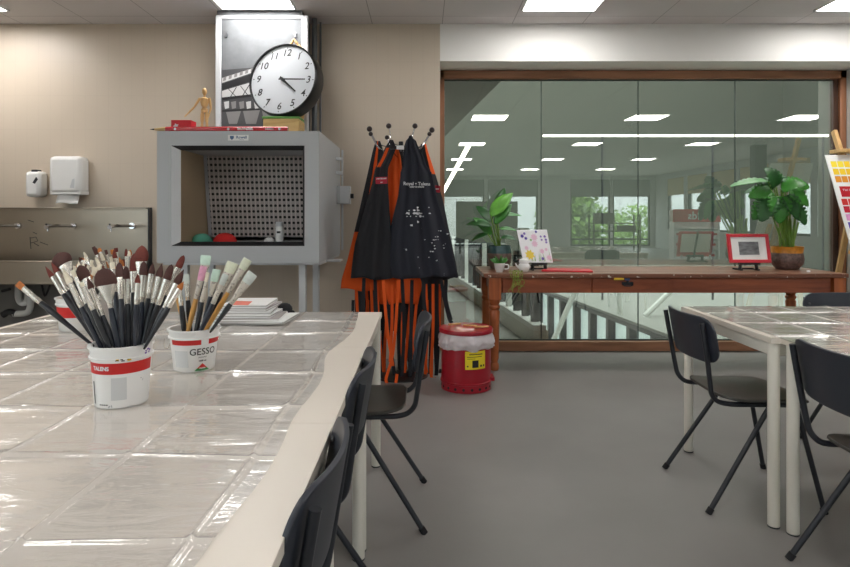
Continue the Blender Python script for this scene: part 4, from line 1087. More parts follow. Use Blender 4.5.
# clock
cc = W(283.5, 80, 4.47); cr = .277
ck = thing('wall_clock', 'large round black-rimmed clock showing quarter past four on the booth', 'clock', tuple(cc))
Rz = Matrix.Rotation(R(-16), 3, 'Z') @ Matrix.Rotation(R(-9), 3, 'X')
def cmap(u, v, d): return cc+Rz @ Vector((u, -d, v))      # d: toward the viewer
rot = R(-4)
def clock_ring(prof, name, m, seg=64):
    b = MB(); b.rings([[cmap(r*math.cos(2*PI*k/seg), r*math.sin(2*PI*k/seg), d) for k in range(seg)] for r, d in prof], caps=True); return b.build(name, m, ck)
clock_ring([(cr*.86, -.12), (cr*.98, -.115), (cr*1.0, -.09), (cr*1.005, -.02), (cr*1.0, .018), (cr*.985, .026), (cr*.965, .024), (cr*.955, .006), (cr*.95, .0)], 'rim', M['black'])
clock_ring([(cr*.96, .004), (cr*.96, .007)], 'face', M['clock_face'])
clock_ring([(cr*.90, .0225), (cr*.915, .028), (cr*.92, .026)], 'inner_ring', M['chrome']) if False else None
b = MB()
for h in range(1, 13):
    a = PI/2-2*PI*h/12+rot; rr = cr*.75
    b.text(str(h), .075, lambda u, v: cmap(rr*math.cos(a)+u, rr*math.sin(a)+v, .0085), shear=.18, bold=.0006)
    ra, rc = cr*.87, cr*.91
    pa = Vector((math.cos(a), math.sin(a))); pb = Vector((-pa.y, pa.x))
    b.poly([cmap(*(pa*ra+pb*.003), .0085), cmap(*(pa*rc+pb*.003), .0085), cmap(*(pa*rc-pb*.003), .0085), cmap(*(pa*ra-pb*.003), .0085)])
b.build('numerals', M['ink'], ck)
def hand(ang, L, w, d):
    a = ang; pa = Vector((math.cos(a), math.sin(a))); pb = Vector((-pa.y, pa.x)); b = MB()
    b.prism([cmap(*(pa*-.03+pb*w*.7), d), cmap(*(pa*L+pb*w*.45), d), cmap(*(pa*L-pb*w*.45), d), cmap(*(pa*-.03-pb*w*.7), d)], Rz @ Vector((0, .002, 0)))
    return b
hand(PI/2-2*PI*(4.25/12)+rot+.0, cr*.55, .012, .016).build('hour_hand', M['ink'], ck)
hb = hand(PI/2-2*PI*.25+rot+.0, cr*.68, .009, .021); hb.cyl(cmap(0, 0, .008), cmap(0, 0, .026), .012, seg=14); hb.build('minute_hand', M['ink'], ck)

# manikins
def manikin(name, base, s, arms, label, face=1):
    x, y, z = base; t = thing(name, label, 'manikin', base)
    P = lambda a, c, d: Vector((x+a*s, y+d*s, z+c*s))
    def seg(b, p0, p1, r0, r1):
        p0, p1 = Vector(p0), Vector(p1)
        b.tube([p0+(p1-p0)*q for q in (0, .12, .5, .88, 1)], [r0*.6*s, r0*s, (r0+r1)/2*1.05*s, r1*s, r1*.6*s], 10)
    m = M['pale_wood']
    b = MB(); b.ball(P(0, .915, 0), .062*s, sc=(.78, .9, 1.25)); seg(b, P(0, .80, 0), P(0, .86, 0), .02, .02); b.build('head', m, t)
    b = MB(); b.tube([P(0, q, 0) for q in (.60, .63, .70, .77, .80)], [.05*s, .07*s, .088*s, .082*s, .03*s], 14); b.build('torso', m, t)
    b = MB(); b.ball(P(0, .585, 0), .045*s); b.tube([P(0, q, 0) for q in (.48, .50, .55, .575)], [.05*s, .072*s, .07*s, .04*s], 14); b.build('pelvis', m, t)
    for sg in (-1, 1):
        b = MB(); e, h = arms[sg]
        sh = P(sg*.105, .765, 0); b.ball(sh, .026*s); el = P(*e); ha = P(*h); seg(b, sh, el, .027, .022); b.ball(el, .02*s); seg(b, el, ha, .022, .016); dv = (ha-el).normalized(); seg(b, ha, ha+dv*.07*s, .018, .010); b.build('arm', m, t)
        b = MB(); b.ball(P(sg*.045, .475, 0), .03*s); seg(b, P(sg*.045, .47, 0), P(sg*.05, .26, -.005), .04, .03); b.ball(P(sg*.05, .25, -.005), .025*s); seg(b, P(sg*.05, .24, 0), P(sg*.055, .035, .01), .03, .02); b.ball(P(sg*.055, .018, -.02), .02*s, sc=(1, 2, .85)); b.build('leg', m, t)
    return t
manikin('artist_manikin', (WX(204.5, 4.30), 4.30, Z1+.001), .345, {-1: ((-.19, .59, -.05), (-.33, .42, -.1)), 1: ((.125, .58, .02), (.10, .43, -.02))}, 'small wooden artist figure reaching left beside the red box')
manikin('artist_manikin', (WX(298, 4.74), 4.72, Z1+.001), .69, {-1: ((-.16, .96, -.0), (-.07, 1.13, -.0)), 1: ((.13, .96, 0), (.0, 1.13, 0))}, 'taller wooden artist figure behind the clock with raised hands')

# ================================================================== COAT RACK AND APRONS
rc = Vector((WX(401, 4.62), 4.62, 0))
rk = thing('coat_rack', 'black metal coat rack with ball-tipped hooks hung with aprons', 'coat rack', tuple(rc))
b = MB(); b.tube([(rc.x, rc.y, .03), (rc.x, rc.y, 1.80)], .018, 12); b.build('pole', M['black'], rk)
b = MB(); b.lathe([(.21, 0), (.21, .012), (.05, .03), (.02, .05)], (rc.x, rc.y, 0), 32); b.build('base', M['black'], rk)
hooks = [((369.5, 129), (376, 142), 4.6), ((388.7, 126), (391, 141), 4.75), ((415, 126), (411, 141), 4.75), ((432, 130), (424, 144), 4.6), ((370.7, 134), (378, 147), 4.48), ((387, 137.5), (392, 150), 4.45), ((410.8, 137.5), (408, 150), 4.45), ((429.5, 134), (421, 148), 4.48)]
for tp, bs, yy in hooks:
    b = MB(); p = W(tp[0], tp[1], yy); q = W(bs[0], bs[1], yy); c = Vector((rc.x, rc.y, q.z-.06))
    b.tube(smooth_path([c, c+(q-c)*.7+Vector((0, 0, -.01)), q, p], 4), .0055, 8); h = b.build('hook', M['chrome'], rk)
    b = MB(); b.ball(p, .022 if tp[1] < 133 else .017); b.build('ball_tip', mat('dark_brown_ball', (44, 32, 30), .3) if 'bt' not in M else M['bt'], h)
    M['bt'] = bpy.data.materials['dark_brown_ball']
b = MB(); b.box((WX(390, 4.4), 4.405, WZ(149, 4.4)), (WX(408, 4.4), 4.42, WZ(146, 4.4))); b.box((WX(396.5, 4.4), 4.398, WZ(149.5, 4.4)), (WX(404, 4.4), 4.404, WZ(145.5, 4.4)), 1); b.bar((rc.x, rc.y, WZ(148, 4.4)), (rc.x, 4.42, WZ(147.5, 4.4)), .01, .01); b.build('cross_bar', [M['black'], M['white_plastic']], rk)

def apron(name, rows, Y, label, mats, fold=.012, nf=5, curv=.05, mfn=None, seed=0, ydrop=0.0):
    t = thing(name, label, 'apron', tuple(W((rows[0][1]+rows[0][2])/2, rows[0][0], Y)), 'aprons on the coat rack')
    y0, y1 = rows[0][0], rows[-1][0]
    def f(u, v):
        py = y0+(y1-y0)*v; xl, xr = interp(rows, py)
        px = xl+(xr-xl)*u
        k = 2*u-1
        d = Y+ydrop*v+curv*k*k*min(1, v*2)+fold*min(1, .25+v)*math.sin(u*nf*PI+seed+1.2*math.sin(v*3+seed))
        p = W(px, py+(1.2*math.sin(u*7+seed) if v > .99 else 0), Y); p.y = d
        return p
    b = MB(); b.grid(f, 28, 36, mfn=mfn); c = b.build('cloth', mats, t, solid=.004, ang=3)
    return t, f
def straps(t, lst, m, w=.022):
    for pts, Y in lst:
        q = [W(p[0], p[1], Y+(p[2] if len(p) > 2 else 0)) for p in pts]
        b = MB(); b.ribbon(smooth_path(q, 5), w, .003); b.build('strap', m, t)
def print_on(t, f, name, mats, maker): pass

# black apron hanging deepest
tD, fD = apron('apron', [(150, 385, 421), (200, 368, 432), (250, 356, 440), (290, 354, 443), (312, 354, 441), (332, 357, 438)], 4.66, 'plain black apron hanging innermost, its hem lowest among the orange straps', M['apron_plain'], seed=2, nf=7)
tO, fO = apron('apron', [(148, 390, 398), (158, 386, 401), (185, 385, 403), (215, 382, 406), (260, 376, 412), (284, 372, 422), (292, 373, 421), (304, 380, 418)], 4.54, 'bright orange apron showing between the two dark front aprons', M['orange'], fold=.02, nf=5, seed=1)
tL, fL = apron('apron', [(141, 376, 380), (150, 373, 383), (180, 366, 384), (231, 354, 384), (260, 347, 384), (280, 341, 386), (290, 340, 384)], 4.56, 'black apron with orange lining at the far left of the coat rack', [M['apron_plain'], M['orange']], fold=.012, nf=4, seed=4,
    mfn=lambda u, v: 1 if (v > .86 or (v < .50 and .30 < u < .55) or (v > .60 and u < .22)) else 0)
tR, fR = apron('apron', [(144, 421, 426), (152, 420, 428), (176, 420, 436), (200, 424, 443), (243, 430, 452), (279, 433, 459)], 4.56, 'dark apron with crimson label at the right end of the coat rack', [M['apron_plain'], M['orange']], fold=.01, nf=3, seed=5, mfn=lambda u, v: 1 if (v < .22 and u > .72) else 0)
tB, fB = apron('apron', [(140, 390, 393), (148, 385, 396), (158, 381, 392), (168, 375, 387.5), (183, 372, 387.5), (209, 364, 389), (245, 354, 392), (268, 351, 392), (279, 350, 393)], 4.44, 'black front apron with red label on its bib, hanging left', [M['apron_black'], M['orange']], fold=.017, nf=5, seed=3,
    mfn=lambda u, v: 1 if (.06 < v < .19 and (.12 < u < .38)) else 0)
tN, fN = apron('apron', [(137, 409.5, 411.5), (141, 406, 416), (147, 404, 418), (158, 403, 424), (167, 402.5, 426.5), (170, 400.5, 431), (183, 399.5, 434), (195, 398, 436.5), (223, 391, 445), (251, 385, 452), (268, 384, 456), (278, 386, 458)], 4.40, 'large navy front apron spattered with white paint, white lettering on chest', [M['navy']], fold=.022, nf=7, seed=0, curv=.07)

def on_cloth(f, px, py, rows, off=.006):
    """nearest cloth point for a pixel by scanning"""
    best = None
    for j in range(49):
        v = j/48
        for i in range(29):
            u = i/28; p = f(u, v); X = CX+p.x*FP/p.y; Yp = HY-(p.z-CH)*FP/p.y
            d = (X-px)**2+(Yp-py)**2
            if best is None or d < best[0]: best = (d, p)
    return best[1]
def patch(t, f, px, py, w, h, m, name, text=None, tm=None, size=.02, tilt=0, sub=None):
    c = on_cloth(f, px, py, None); yo = c.y-.012
    b = MB(); X = Vector((math.cos(tilt), .0, math.sin(tilt))); Zv = Vector((-math.sin(tilt), 0, math.cos(tilt)))
    c = Vector((c.x, yo, c.z))
    if m: b.obox(c, X*w/2, Vector((0, .002, 0)), Zv*h/2); o = b.build(name, m, t); par = o
    else: par = t; b.bm.free()
    if text:
        b = MB(); b.text(text, size, lambda u, v: c+X*u+Zv*(v+(.25*h if sub else 0))+Vector((0, -.003, 0)), bold=.0007)
        if sub: b.text(sub, size*.8, lambda u, v: c+X*u+Zv*(v-.3*h)+Vector((0, -.003, 0)), bold=.0005)
        b.build('lettering', tm, par)
patch(tB, fB, 381.5, 181, .086, .05, M['maroon'], 'chest_label', 'AMSTERDAM', M['white_ink'], .0125, R(2), 'ART')
patch(tR, fR, 437, 188, .045, .052, M['maroon'], 'chest_label', 'ART', M['white_ink'], .014, R(-6))
patch(tN, fN, 417, 183.5, .0, .03, None, 'x', 'Royal \u2022 Talens', M['white_ink'], .034, R(-1), None)
c = on_cloth(fN, 417, 188, None); b = MB(); b.text('color & culture', .017, lambda u, v: Vector((c.x+u, c.y-.016, c.z+v)), bold=.0006); b.build('lettering', M['white_ink'], tN)
b = MB(); rnd = random.Random(9)
for k in range(46):
    px = rnd.gauss(415, 6) if k < 26 else rnd.gauss(434, 6); py = rnd.gauss(213, 4) if k < 26 else rnd.gauss(243, 9)
    c = on_cloth(fN, px, py, None); r = rnd.uniform(.003, .012 if k < 20 else .006)
    b.prism([c+Vector((r*1.7*rnd.uniform(.4, 1.2)*math.cos(q), -.0065, r*rnd.uniform(.4, 1.2)*math.sin(q))) for q in [2*PI*j/7 for j in range(7)]], (0, .001, 0))
b.build('paint_spatter', M['white_ink'], tN)
# apron strings
straps(tO, [([(383, 280), (385, 305), (388, 335), (391, 354), (393, 366)], 4.40), ([(399, 280), (397, 305), (395, 335), (392, 358), (388, 372), (386, 380), (389, 387), (395, 385), (397, 374)], 4.41),
            ([(392, 285), (392, 320), (391, 345), (390, 362)], 4.5), ([(377, 285), (379, 330), (383, 372)], 4.58), ([(412, 285), (408, 330), (404, 380)], 4.58), ([(418, 285), (414, 340), (418, 382), (424, 384)], 4.6)], M['orange'])
straps(tL, [([(356, 285), (358, 320), (362, 352)], 4.6), ([(371, 283), (373, 325), (378, 380)], 4.56), ([(366, 284), (369, 330), (372, 376)], 4.66)], M['orange'])
straps(tL, [([(362, 284), (364, 325), (366, 368)], 4.62)], M['apron_plain'], .03)
straps(tB, [([(375, 278), (377, 325), (381, 378)], 4.5), ([(388, 279), (390, 335), (395, 380)], 4.54), ([(364, 278), (363, 300), (361, 318)], 4.5)], M['apron_plain'], .026)
straps(tN, [([(402, 279), (404, 325), (402, 376)], 4.47), ([(424, 279), (424, 300), (426, 322), (424, 352)], 4.47), ([(441, 279), (444, 297), (449, 318), (452, 323)], 4.5), ([(412, 280), (411, 330), (410, 380)], 4.5)], M['apron_plain'], .026)
straps(tR, [([(437, 279), (437, 310), (438, 345), (436, 378)], 4.62), ([(446, 279), (446, 300), (451, 320)], 4.60), ([(430, 279), (431, 330), (430, 374)], 4.62)], M['apron_plain'], .028)
straps(tR, [([(433, 284), (433, 330), (431, 374), (436, 379)], 4.56), ([(426, 284), (427, 330), (425, 380)], 4.6), ([(440, 284), (439, 335), (436, 370)], 4.66)], M['orange'])
straps(tD, [([(368, 312), (370, 345), (374, 380)], 4.66), ([(398, 308), (399, 345), (400, 384)], 4.64), ([(420, 308), (421, 345), (420, 382)], 4.64), ([(407, 308), (408, 345), (414, 378)], 4.62)], M['apron_plain'], .03)
straps(tD, [([(403, 312), (402, 350), (408, 386), (414, 382)], 4.6), ([(387, 312), (385, 345), (384, 378)], 4.64), ([(415, 312), (413, 345), (415, 380)], 4.68), ([(423, 310), (424, 350), (428, 381)], 4.66)], M['orange'])

rnd = random.Random(31)
for k in range(9):
    x = 356+10*k+rnd.uniform(-3, 3); x2 = x+rnd.uniform(-4, 4); yb = rnd.uniform(362, 384)
    straps(tD, [([(x, 300), ((x+x2)/2+rnd.uniform(-2, 2), 335), (x2, yb), (x2+rnd.uniform(2, 5), yb+2), (x2+4, yb-8)], 4.60+rnd.uniform(0, .1))], M['orange'] if k % 3 == 1 else M['apron_plain'], rnd.uniform(.02, .034))
# ================================================================== RED BIN
bc = (WX(466, 4.3), 4.3); 
bn = thing('waste_bin', 'round red metal waste bin with yellow sticker beside the aprons', 'bin', (bc[0], bc[1], 0))
rb_ = .178
b = MB(); b.lathe([(rb_-.01, 0), (rb_, .004), (rb_, .055), (rb_+.006, .058), (rb_+.006, .066), (rb_-.002, .07), (rb_-.002, .36), (rb_-.01, .40)], (bc[0], bc[1], 0), 56)
b.build('drum', M['red_bin'], bn)
b = MB()
for k in range(10):
    a = -PI/2+(k-4.5)*.33
    c = Vector((bc[0]+(rb_+.0008)*math.cos(a), bc[1]+(rb_+.0008)*math.sin(a), .028)); n = Vector((math.cos(a), math.sin(a), 0)); tt = Vector((-n.y, n.x, 0))
    b.prism([c+tt*.010*math.cos(q)+Vector((0, 0, .010*math.sin(q))) for q in [2*PI*j/12 for j in range(12)]], -n*.002)
b.build('vent_hole', M['black_matte'], bn)
b = MB(); b.box((bc[0]+rb_-.02, bc[1]-.05, .058), (bc[0]+rb_+.022, bc[1]+.05, .085)); b.build('foot_pedal', M['red_bin'], bn, bevel=.004)
def bagf(u, v):
    a = 2*PI*u; z = .404-.105*v
    r = rb_+.004+.018*math.sin(v*PI*.9)+.010*noise.noise(Vector((math.cos(a)*3, math.sin(a)*3, v*2.5)))*v*1.3+.007*v*math.sin(a*17+3*v+2*math.sin(a*5))+.012*v*noise.noise(Vector((math.cos(a)*8, math.sin(a)*8, v*5)))
    z -= .018*v*noise.noise(Vector((math.cos(a)*2, math.sin(a)*2, 7)))
    return Vector((bc[0]+r*math.cos(a), bc[1]+r*math.sin(a), z))
b = MB(); b.grid(bagf, 110, 14); b.build('liner_bag', M['bag'], bn, ang=3)
b = MB(); b.lathe([(.01, .40), (rb_+.004, .40), (rb_+.014, .404), (rb_+.015, .425), (rb_+.010, .432), (rb_-.03, .434), (.06, .437), (.001, .438)], (bc[0], bc[1], 0), 56); b.build('lid', M['red_bin'], bn)
b = MB(); f = cyl_map(bc[0], bc[1], rb_+.0, -PI/2+.33, .232)
b.grid(lambda u, v: f((u-.5)*.155, (v-.5)*.125), 16, 4); stk = b.build('sticker', M['yellow'], bn)
b = MB(); f = cyl_map(bc[0], bc[1], rb_+.001, -PI/2+.33, .232)
b.grid(lambda u, v: f(-.028+.046*u, -.05+.05*v), 6, 3)
for u0, v0, w, h in ((.032, -.047, .014, .014), (.056, -.047, .012, .014), (-.065, .022, .11, .004), (-.05, .038, .10, .006), (-.065, -.045, .01, .01), (-.065, .010, .06, .003)): b.grid(lambda u, v: f(u0+w*u, v0+h*v), 4, 1)
b.build('sticker_print', M['ink'], stk)
rnd = random.Random(2)
for k, (px, py, a, lab) in enumerate([(455, 326, .5, 'pale wooden scrap on the left of the red bin lid'), (470, 325, -.3, 'pale wooden scrap in the middle of the red bin lid'), (481, 328, .1, 'pale wooden scrap on the right of the red bin lid')]):
    c = Vector((WX(px, 4.28), 4.30-.05*k+.04, .445)); b = MB(); b.bar(c-Vector((math.cos(a), math.sin(a), 0))*.05, c+Vector((math.cos(a), math.sin(a), 0))*.05, .018, .012)
    o = b.build('wood_scrap', M['pale_wood'], origin=tuple(c), bevel=.003); tag(o, lab, 'scrap')

# ================================================================== OLD WOODEN TABLE
ot = thing('wooden_table', 'long old red-brown wooden table with drawers in front of the window', 'table', (1.9, 5.1, 0))
tx0, tx1, ty0, ty1, tz = .475, 3.345, 4.71, 5.43, .775
b = MB()
for k in range(4):
    a = ty0+(ty1-ty0)*k/4; c = ty0+(ty1-ty0)*(k+1)/4-.002
    b.box((tx0, a, tz-.034), (tx1, c, tz))
b.build('tabletop', M['old_top'], ot, bevel=.006)
for x in (.568, 3.287):
    for y in (4.775, 5.365):
        b = MB(); b.box((x-.048, y-.048, .565), (x+.048, y+.048, tz-.035))
        b.lathe([(.02, 0), (.032, .004), (.036, .03), (.034, .055), (.026, .065), (.03, .085), (.034, .10), (.040, .40), (.043, .47), (.034, .485), (.045, .497), (.046, .512), (.034, .524), (.044, .54), (.046, .566)], (x, y, 0), 24)
        b.build('leg', M['old_wood_v'], ot, bevel=.003)
b = MB(); zb = .618
b.box((.616, 4.765, zb), (3.239, 4.785, tz-.034)); b.box((.616, 5.355, zb), (3.239, 5.375, tz-.034)); b.box((.558, 4.823, zb), (.578, 5.317, tz-.034)); b.box((3.277, 4.823, zb), (3.297, 5.317, tz-.034)); b.build('apron_frame', M['old_wood'], ot)
for xa, xb in ((.632, WX(590.5, 4.76)), (WX(592.5, 4.76), 3.225)):
    b = MB(); b.box((xa, 4.748, zb+.004), (xb, 4.764, tz-.038)); dr = b.build('drawer', M['old_wood'], ot, bevel=.002)
    if xa > 1:
        c = W(627.5, 283.5, 4.745); b = MB(); b.ball(c+Vector((0, -.004, .012)), .012, sc=(1, .5, 1)); b.tube(smooth_path([c+Vector((-.04, -.003, .004)), c+Vector((-.03, -.018, -.014)), c+Vector((0, -.02, -.018)), c+Vector((.03, -.018, -.014)), c+Vector((.04, -.003, .004))], 4), .0045, 8); b.obox(c, (.045, 0, 0), (0, .002, 0), (0, 0, .012)); b.build('drawer_handle', M['darkmetal'], dr)
b = MB()
for x, y, w in ((614, 279, 10), (625, 279.5, 5)):
    c = W(x+w/2, y, 4.705); b.obox(c, (w*.0038, 0, 0), (0, .0012, 0), (0, 0, .009), 0 if w > 6 else 1)
b.build('paint_stain', [M['yellow_paint'], mat('blue_paint', (50, 62, 96), .5)], ot)
b = MB(); b.box((tx0+.004, ty0-.0015, tz-.031), (tx1-.004, ty0+.001, tz-.004)); b.build('front_edge', splat('paint_flecked_edge', (118, 72, 50), (206, 196, 184), 34, .66, .5), ot)

# ---- plants
def leaf(b, base, d, up, L, wd, bend, prof, mi=0, notch=0, n=26, cup=.15):
    base = Vector(base); d = Vector(d).normalized(); up = Vector(up); side = d.cross(up).normalized(); up = side.cross(d).normalized()
    vs = []; p = base.copy(); ang = 0; st = L/n; cd = d.copy(); cu = up.copy()
    for k in range(n+1):
        s = k/n; w = wd*prof(s)
        if notch and .12 < s < .9 and (k % 4 == 0): w *= (1-notch)
        row = []
        for q in (-1, -.5, 0, .5, 1):
            row.append(b.bm.verts.new(p+side*q*w+cu*cup*abs(q)**1.5*w))
        vs.append(row)
        m = Matrix.Rotation(-bend/n, 3, side); cd = m @ cd; cu = m @ cu
        p = p+cd*st
    for a, c in zip(vs[:-1], vs[1:]):
        for i in range(4):
            f = b.bm.faces.new((a[i], a[i+1], c[i+1], c[i])); f.material_index = mi
    return p
lance = lambda s: max(.02, math.sin(PI*min(1, s*.97+.02)**.8)**.9)
heart = lambda s: max(.02, (math.sin(PI*(s*.94+.03)**.62))**.75) if s > 0 else .05
def potted(name, label, c, prof, mids, mats, zs):
    t = thing(name, label, 'plant', (c[0], c[1], tz))
    b = MB(); b.lathe([(r, tz+z) for r, z in prof], (c[0], c[1], 0), 32, mids=mids); b.build('pot', mats, t)
    b = MB(); b.lathe([(.001, zs), (prof[-3][0]*.93, zs)], (c[0], c[1], 0), 24, caps=False); b.build('soil', M['soil'], t)
    return t
pc = (WX(499.5, 5.17), 5.17)
pl = potted('potted_plant', 'leafy green plant in a teal and brown pot on the left of the wooden table', pc,
    [(.065, .0), (.075, .003), (.098, .06), (.105, .11), (.103, .135), (.100, .185), (.098, .2), (.09, .2), (.09, .17)], [0, 0, 0, 0, 1, 1, 1, 1], [M['pot_brown'], M['pot_teal']], tz+.185)
def leafpart(t, base, tip_dir, L, wd, bend, m, up=(0, -1, .4), prof=lance, notch=0, cup=.15):
    b = MB(); leaf(b, base, tip_dir, up, L, wd, bend, prof, notch=notch, cup=cup); b.build('leaf', m, t, solid=.0016, ang=3, fixn=False)
def stempart(t, p0, p1, r=.006, sag=0.0, m='stem'):
    p0, p1 = Vector(p0), Vector(p1); mid = (p0+p1)/2+Vector((0, 0, sag)); b = MB(); b.tube(smooth_path([p0, mid, p1], 5), [r]*11, 8); b.build('stem', M[m], t)
Y5 = 5.17
so = Vector((pc[0], Y5, tz+.18))
for base, dr, L, wd, bend, m, up in [
    (W(491, 216, 5.12), (.75, 0, 1.0), .29, .066, .5, 'leaf_bright', (-.45, -1, .35)),
    (W(495, 224, 5.10), (.55, -.1, .9), .25, .050, .9, 'leaf', (-.3, -1, .3)),
    (W(495, 216, 5.14), (.95, 0, .22), .24, .035, .5, 'leaf', (0, -.6, 1)),
    (W(491, 226, 5.08), (-.8, -.1, .35), .22, .05, .9, 'leaf_dark', (0, -.7, 1)),
    (W(492, 234, 5.12), (-.5, -.3, .6), .22, .05, .8, 'leaf', (.2, -1, .4)),
    (W(499, 229, 5.10), (.9, 0, .15), .16, .03, .6, 'leaf', (0, -.6, 1)),
    (W(501, 238, 5.08), (.7, -.2, .2), .15, .035, 1.0, 'leaf_dark', (0, -.6, 1)),
    (W(488, 234, 5.05), (-.9, 0, -.1), .16, .035, .7, 'leaf_dark', (0, -.6, 1)),
    (W(497, 212, 5.2), (.3, .3, 1.0), .26, .05, .4, 'leaf_dark', (-.3, -1, .3)),
    (W(492, 222, 5.22), (-.5, .3, .8), .24, .05, .7, 'leaf_dark', (.3, -1, .3))]:
    stempart(pl, so+Vector((random.uniform(-.03, .03), random.uniform(-.03, .03), 0)), base, .005); leafpart(pl, base, dr, L, wd, bend, M[m], up)

mc = (WX(787, 5.12), 5.12)
mo = potted('potted_monstera', 'monstera plant in a mottled brown pot at the right of the wooden table', mc,
    [(.07, .0), (.085, .003), (.122, .05), (.128, .085), (.122, .13), (.118, .14), (.124, .185), (.126, .195), (.116, .195), (.116, .17)], [0, 0, 0, 0, 0, 1, 1, 1, 1], [M['pot_mottle'], M['pot_ochre']], tz+.18)
so = Vector((mc[0], 5.12, tz+.17))
for base, dr, L, wd, bend, up, m in [
    (W(768, 181, 5.1), (-1, -.1, .05), .33, .080, .40, (0, -.35, 1), 'leaf'),
    (W(771, 190, 5.02), (-.85, -.25, -.1), .20, .085, .7, (-.1, -1, .7), 'leaf'),
    (W(772, 196, 4.98), (-.5, -.3, -.75), .24, .095, .5, (-.45, -1, .25), 'leaf_dark'),
    (W(778, 196, 4.96), (-.05, -.35, -.85), .23, .10, .5, (-.1, -1, .15), 'leaf'),
    (W(786, 195, 4.97), (.35, -.35, -.75), .22, .095, .5, (.25, -1, .25), 'leaf_dark'),
    (W(790, 191, 5.0), (.75, -.25, -.45), .20, .085, .6, (.35, -1, .35), 'leaf'),
    (W(785, 186, 5.05), (.9, -.2, .18), .22, .085, .7, (.2, -1, .7), 'leaf'),
    (W(783, 184, 5.12), (.95, .1, .22), .25, .075, .7, (0, -.6, 1), 'leaf_dark'),
    (W(776, 187, 5.0), (-.2, -.5, .55), .20, .085, 1.3, (-.2, -1, .8), 'leaf_dark'),
    (W(781, 189, 4.98), (.25, -.5, .35), .20, .080, 1.3, (.2, -1, .8), 'leaf'),
    (W(782, 184, 5.16), (-.1, .5, .5), .22, .095, .9, (0, -1, .5), 'leaf_dark'),
    (W(774, 188, 5.2), (-.85, .5, .15), .24, .10, .7, (0, -.6, 1), 'leaf_dark'),
    (W(767, 200, 5.05), (-.55, -.1, -.7), .20, .08, .4, (-.4, -1, .2), 'leaf'),
    (W(792, 204, 5.0), (.35, -.3, -.6), .20, .085, .4, (.3, -1, .2), 'leaf_dark')]:
    stempart(mo, so+Vector((random.uniform(-.04, .04), random.uniform(-.04, .04), 0)), base, .006); leafpart(mo, base, dr, L, wd, bend, M[m], up, heart, .28 if L > .195 else 0, .12)
for k in range(7):
    p = so+Vector((random.uniform(-.06, .06), random.uniform(-.05, .05), 0)); stempart(mo, p, p+Vector((random.uniform(-.04, .05), random.uniform(-.02, .02), random.uniform(.18, .3))), .008)

def cup(name, cx, cy, r, h, label, hx):
    t = thing(name, label, 'cup', (cx, cy, tz))
    b = MB(); b.lathe([(r*.55, tz), (r*.6, tz+.003), (r*.85, tz+h*.4), (r, tz+h), (r-.004, tz+h), (r*.8, tz+h*.42), (r*.5, tz+.008), (.001, tz+.008)], (cx, cy, 0), 28); b.build('bowl', M['china'], t)
    b = MB(); b.tube(smooth_path([(cx+hx*r*.92, cy, tz+h*.82), (cx+hx*(r+.024), cy, tz+h*.8), (cx+hx*(r+.024), cy, tz+h*.4), (cx+hx*r*.82, cy, tz+h*.36)], 5), .0045, 8); b.build('handle', M['china'], t)
    return t
c1 = cup('coffee_cup', WX(499.5, 4.83), 4.83, .045, .075, 'white cup with a small green succulent, left of the two', 1)
for k in range(9):
    a = k*2.4; d = (math.cos(a), math.sin(a)*.6, .9+.3*(k % 2)); b = MB(); leaf(b, (WX(499.5, 4.83)+.01*math.cos(a), 4.83+.01*math.sin(a), tz+.06), d, (0, -1, .5), .085, .012, .6, lance, n=8); b.build('succulent_leaf', M['leaf'], c1, solid=.002, ang=3, fixn=False)
c2x, c2y = WX(524, 4.9), 4.90
c2 = thing('teapot', 'white lidded china pot with greenery trailing from it over the table edge', 'pot', (c2x, c2y, tz))
b = MB(); b.lathe([(.03, tz), (.034, tz+.004), (.047, tz+.03), (.046, tz+.055), (.036, tz+.066), (.04, tz+.07), (.042, tz+.085), (.034, tz+.10), (.012, tz+.108), (.001, tz+.109)], (c2x, c2y, 0), 28); b.build('body', M['china'], c2)
b = MB(); b.tube([(c2x-.04, c2y, tz+.03), (c2x-.062, c2y-.005, tz+.05), (c2x-.07, c2y-.006, tz+.066)], [.010, .007, .006], 8); b.build('spout', M['china'], c2)
tr = thing('trailing_plant', 'thin yellow-green tendrils hanging over the front table edge between the white pots', 'plant', (WX(515, 4.78), 4.78, tz))
rnd = random.Random(14)
for k in range(13):
    x = WX(511+11*k/12+rnd.uniform(-1, 1), 4.72); p = [Vector((x+rnd.uniform(-.02, .03), 4.83, tz+.006)), Vector((x, 4.74, tz+.02)), Vector((x+rnd.uniform(-.015, .015), 4.693, tz-.02)), Vector((x+rnd.uniform(-.03, .03), 4.69, tz-.06-rnd.uniform(0, .03))), Vector((x+rnd.uniform(-.04, .04), 4.688, tz-.09-rnd.uniform(0, .06)))]
    b = MB(); pts = smooth_path(p, 4); b.tube(pts, .0018, 5)
    for q in pts[2::2]:
        a = rnd.uniform(0, 6.28); e = Vector((math.cos(a), -.3, math.sin(a)))*.012; b.poly([q, q+e*.5+Vector((0, 0, .004)), q+e, q+e*.5-Vector((0, 0, .004))])
    b.build('tendril', M['trail'], tr, fixn=False)

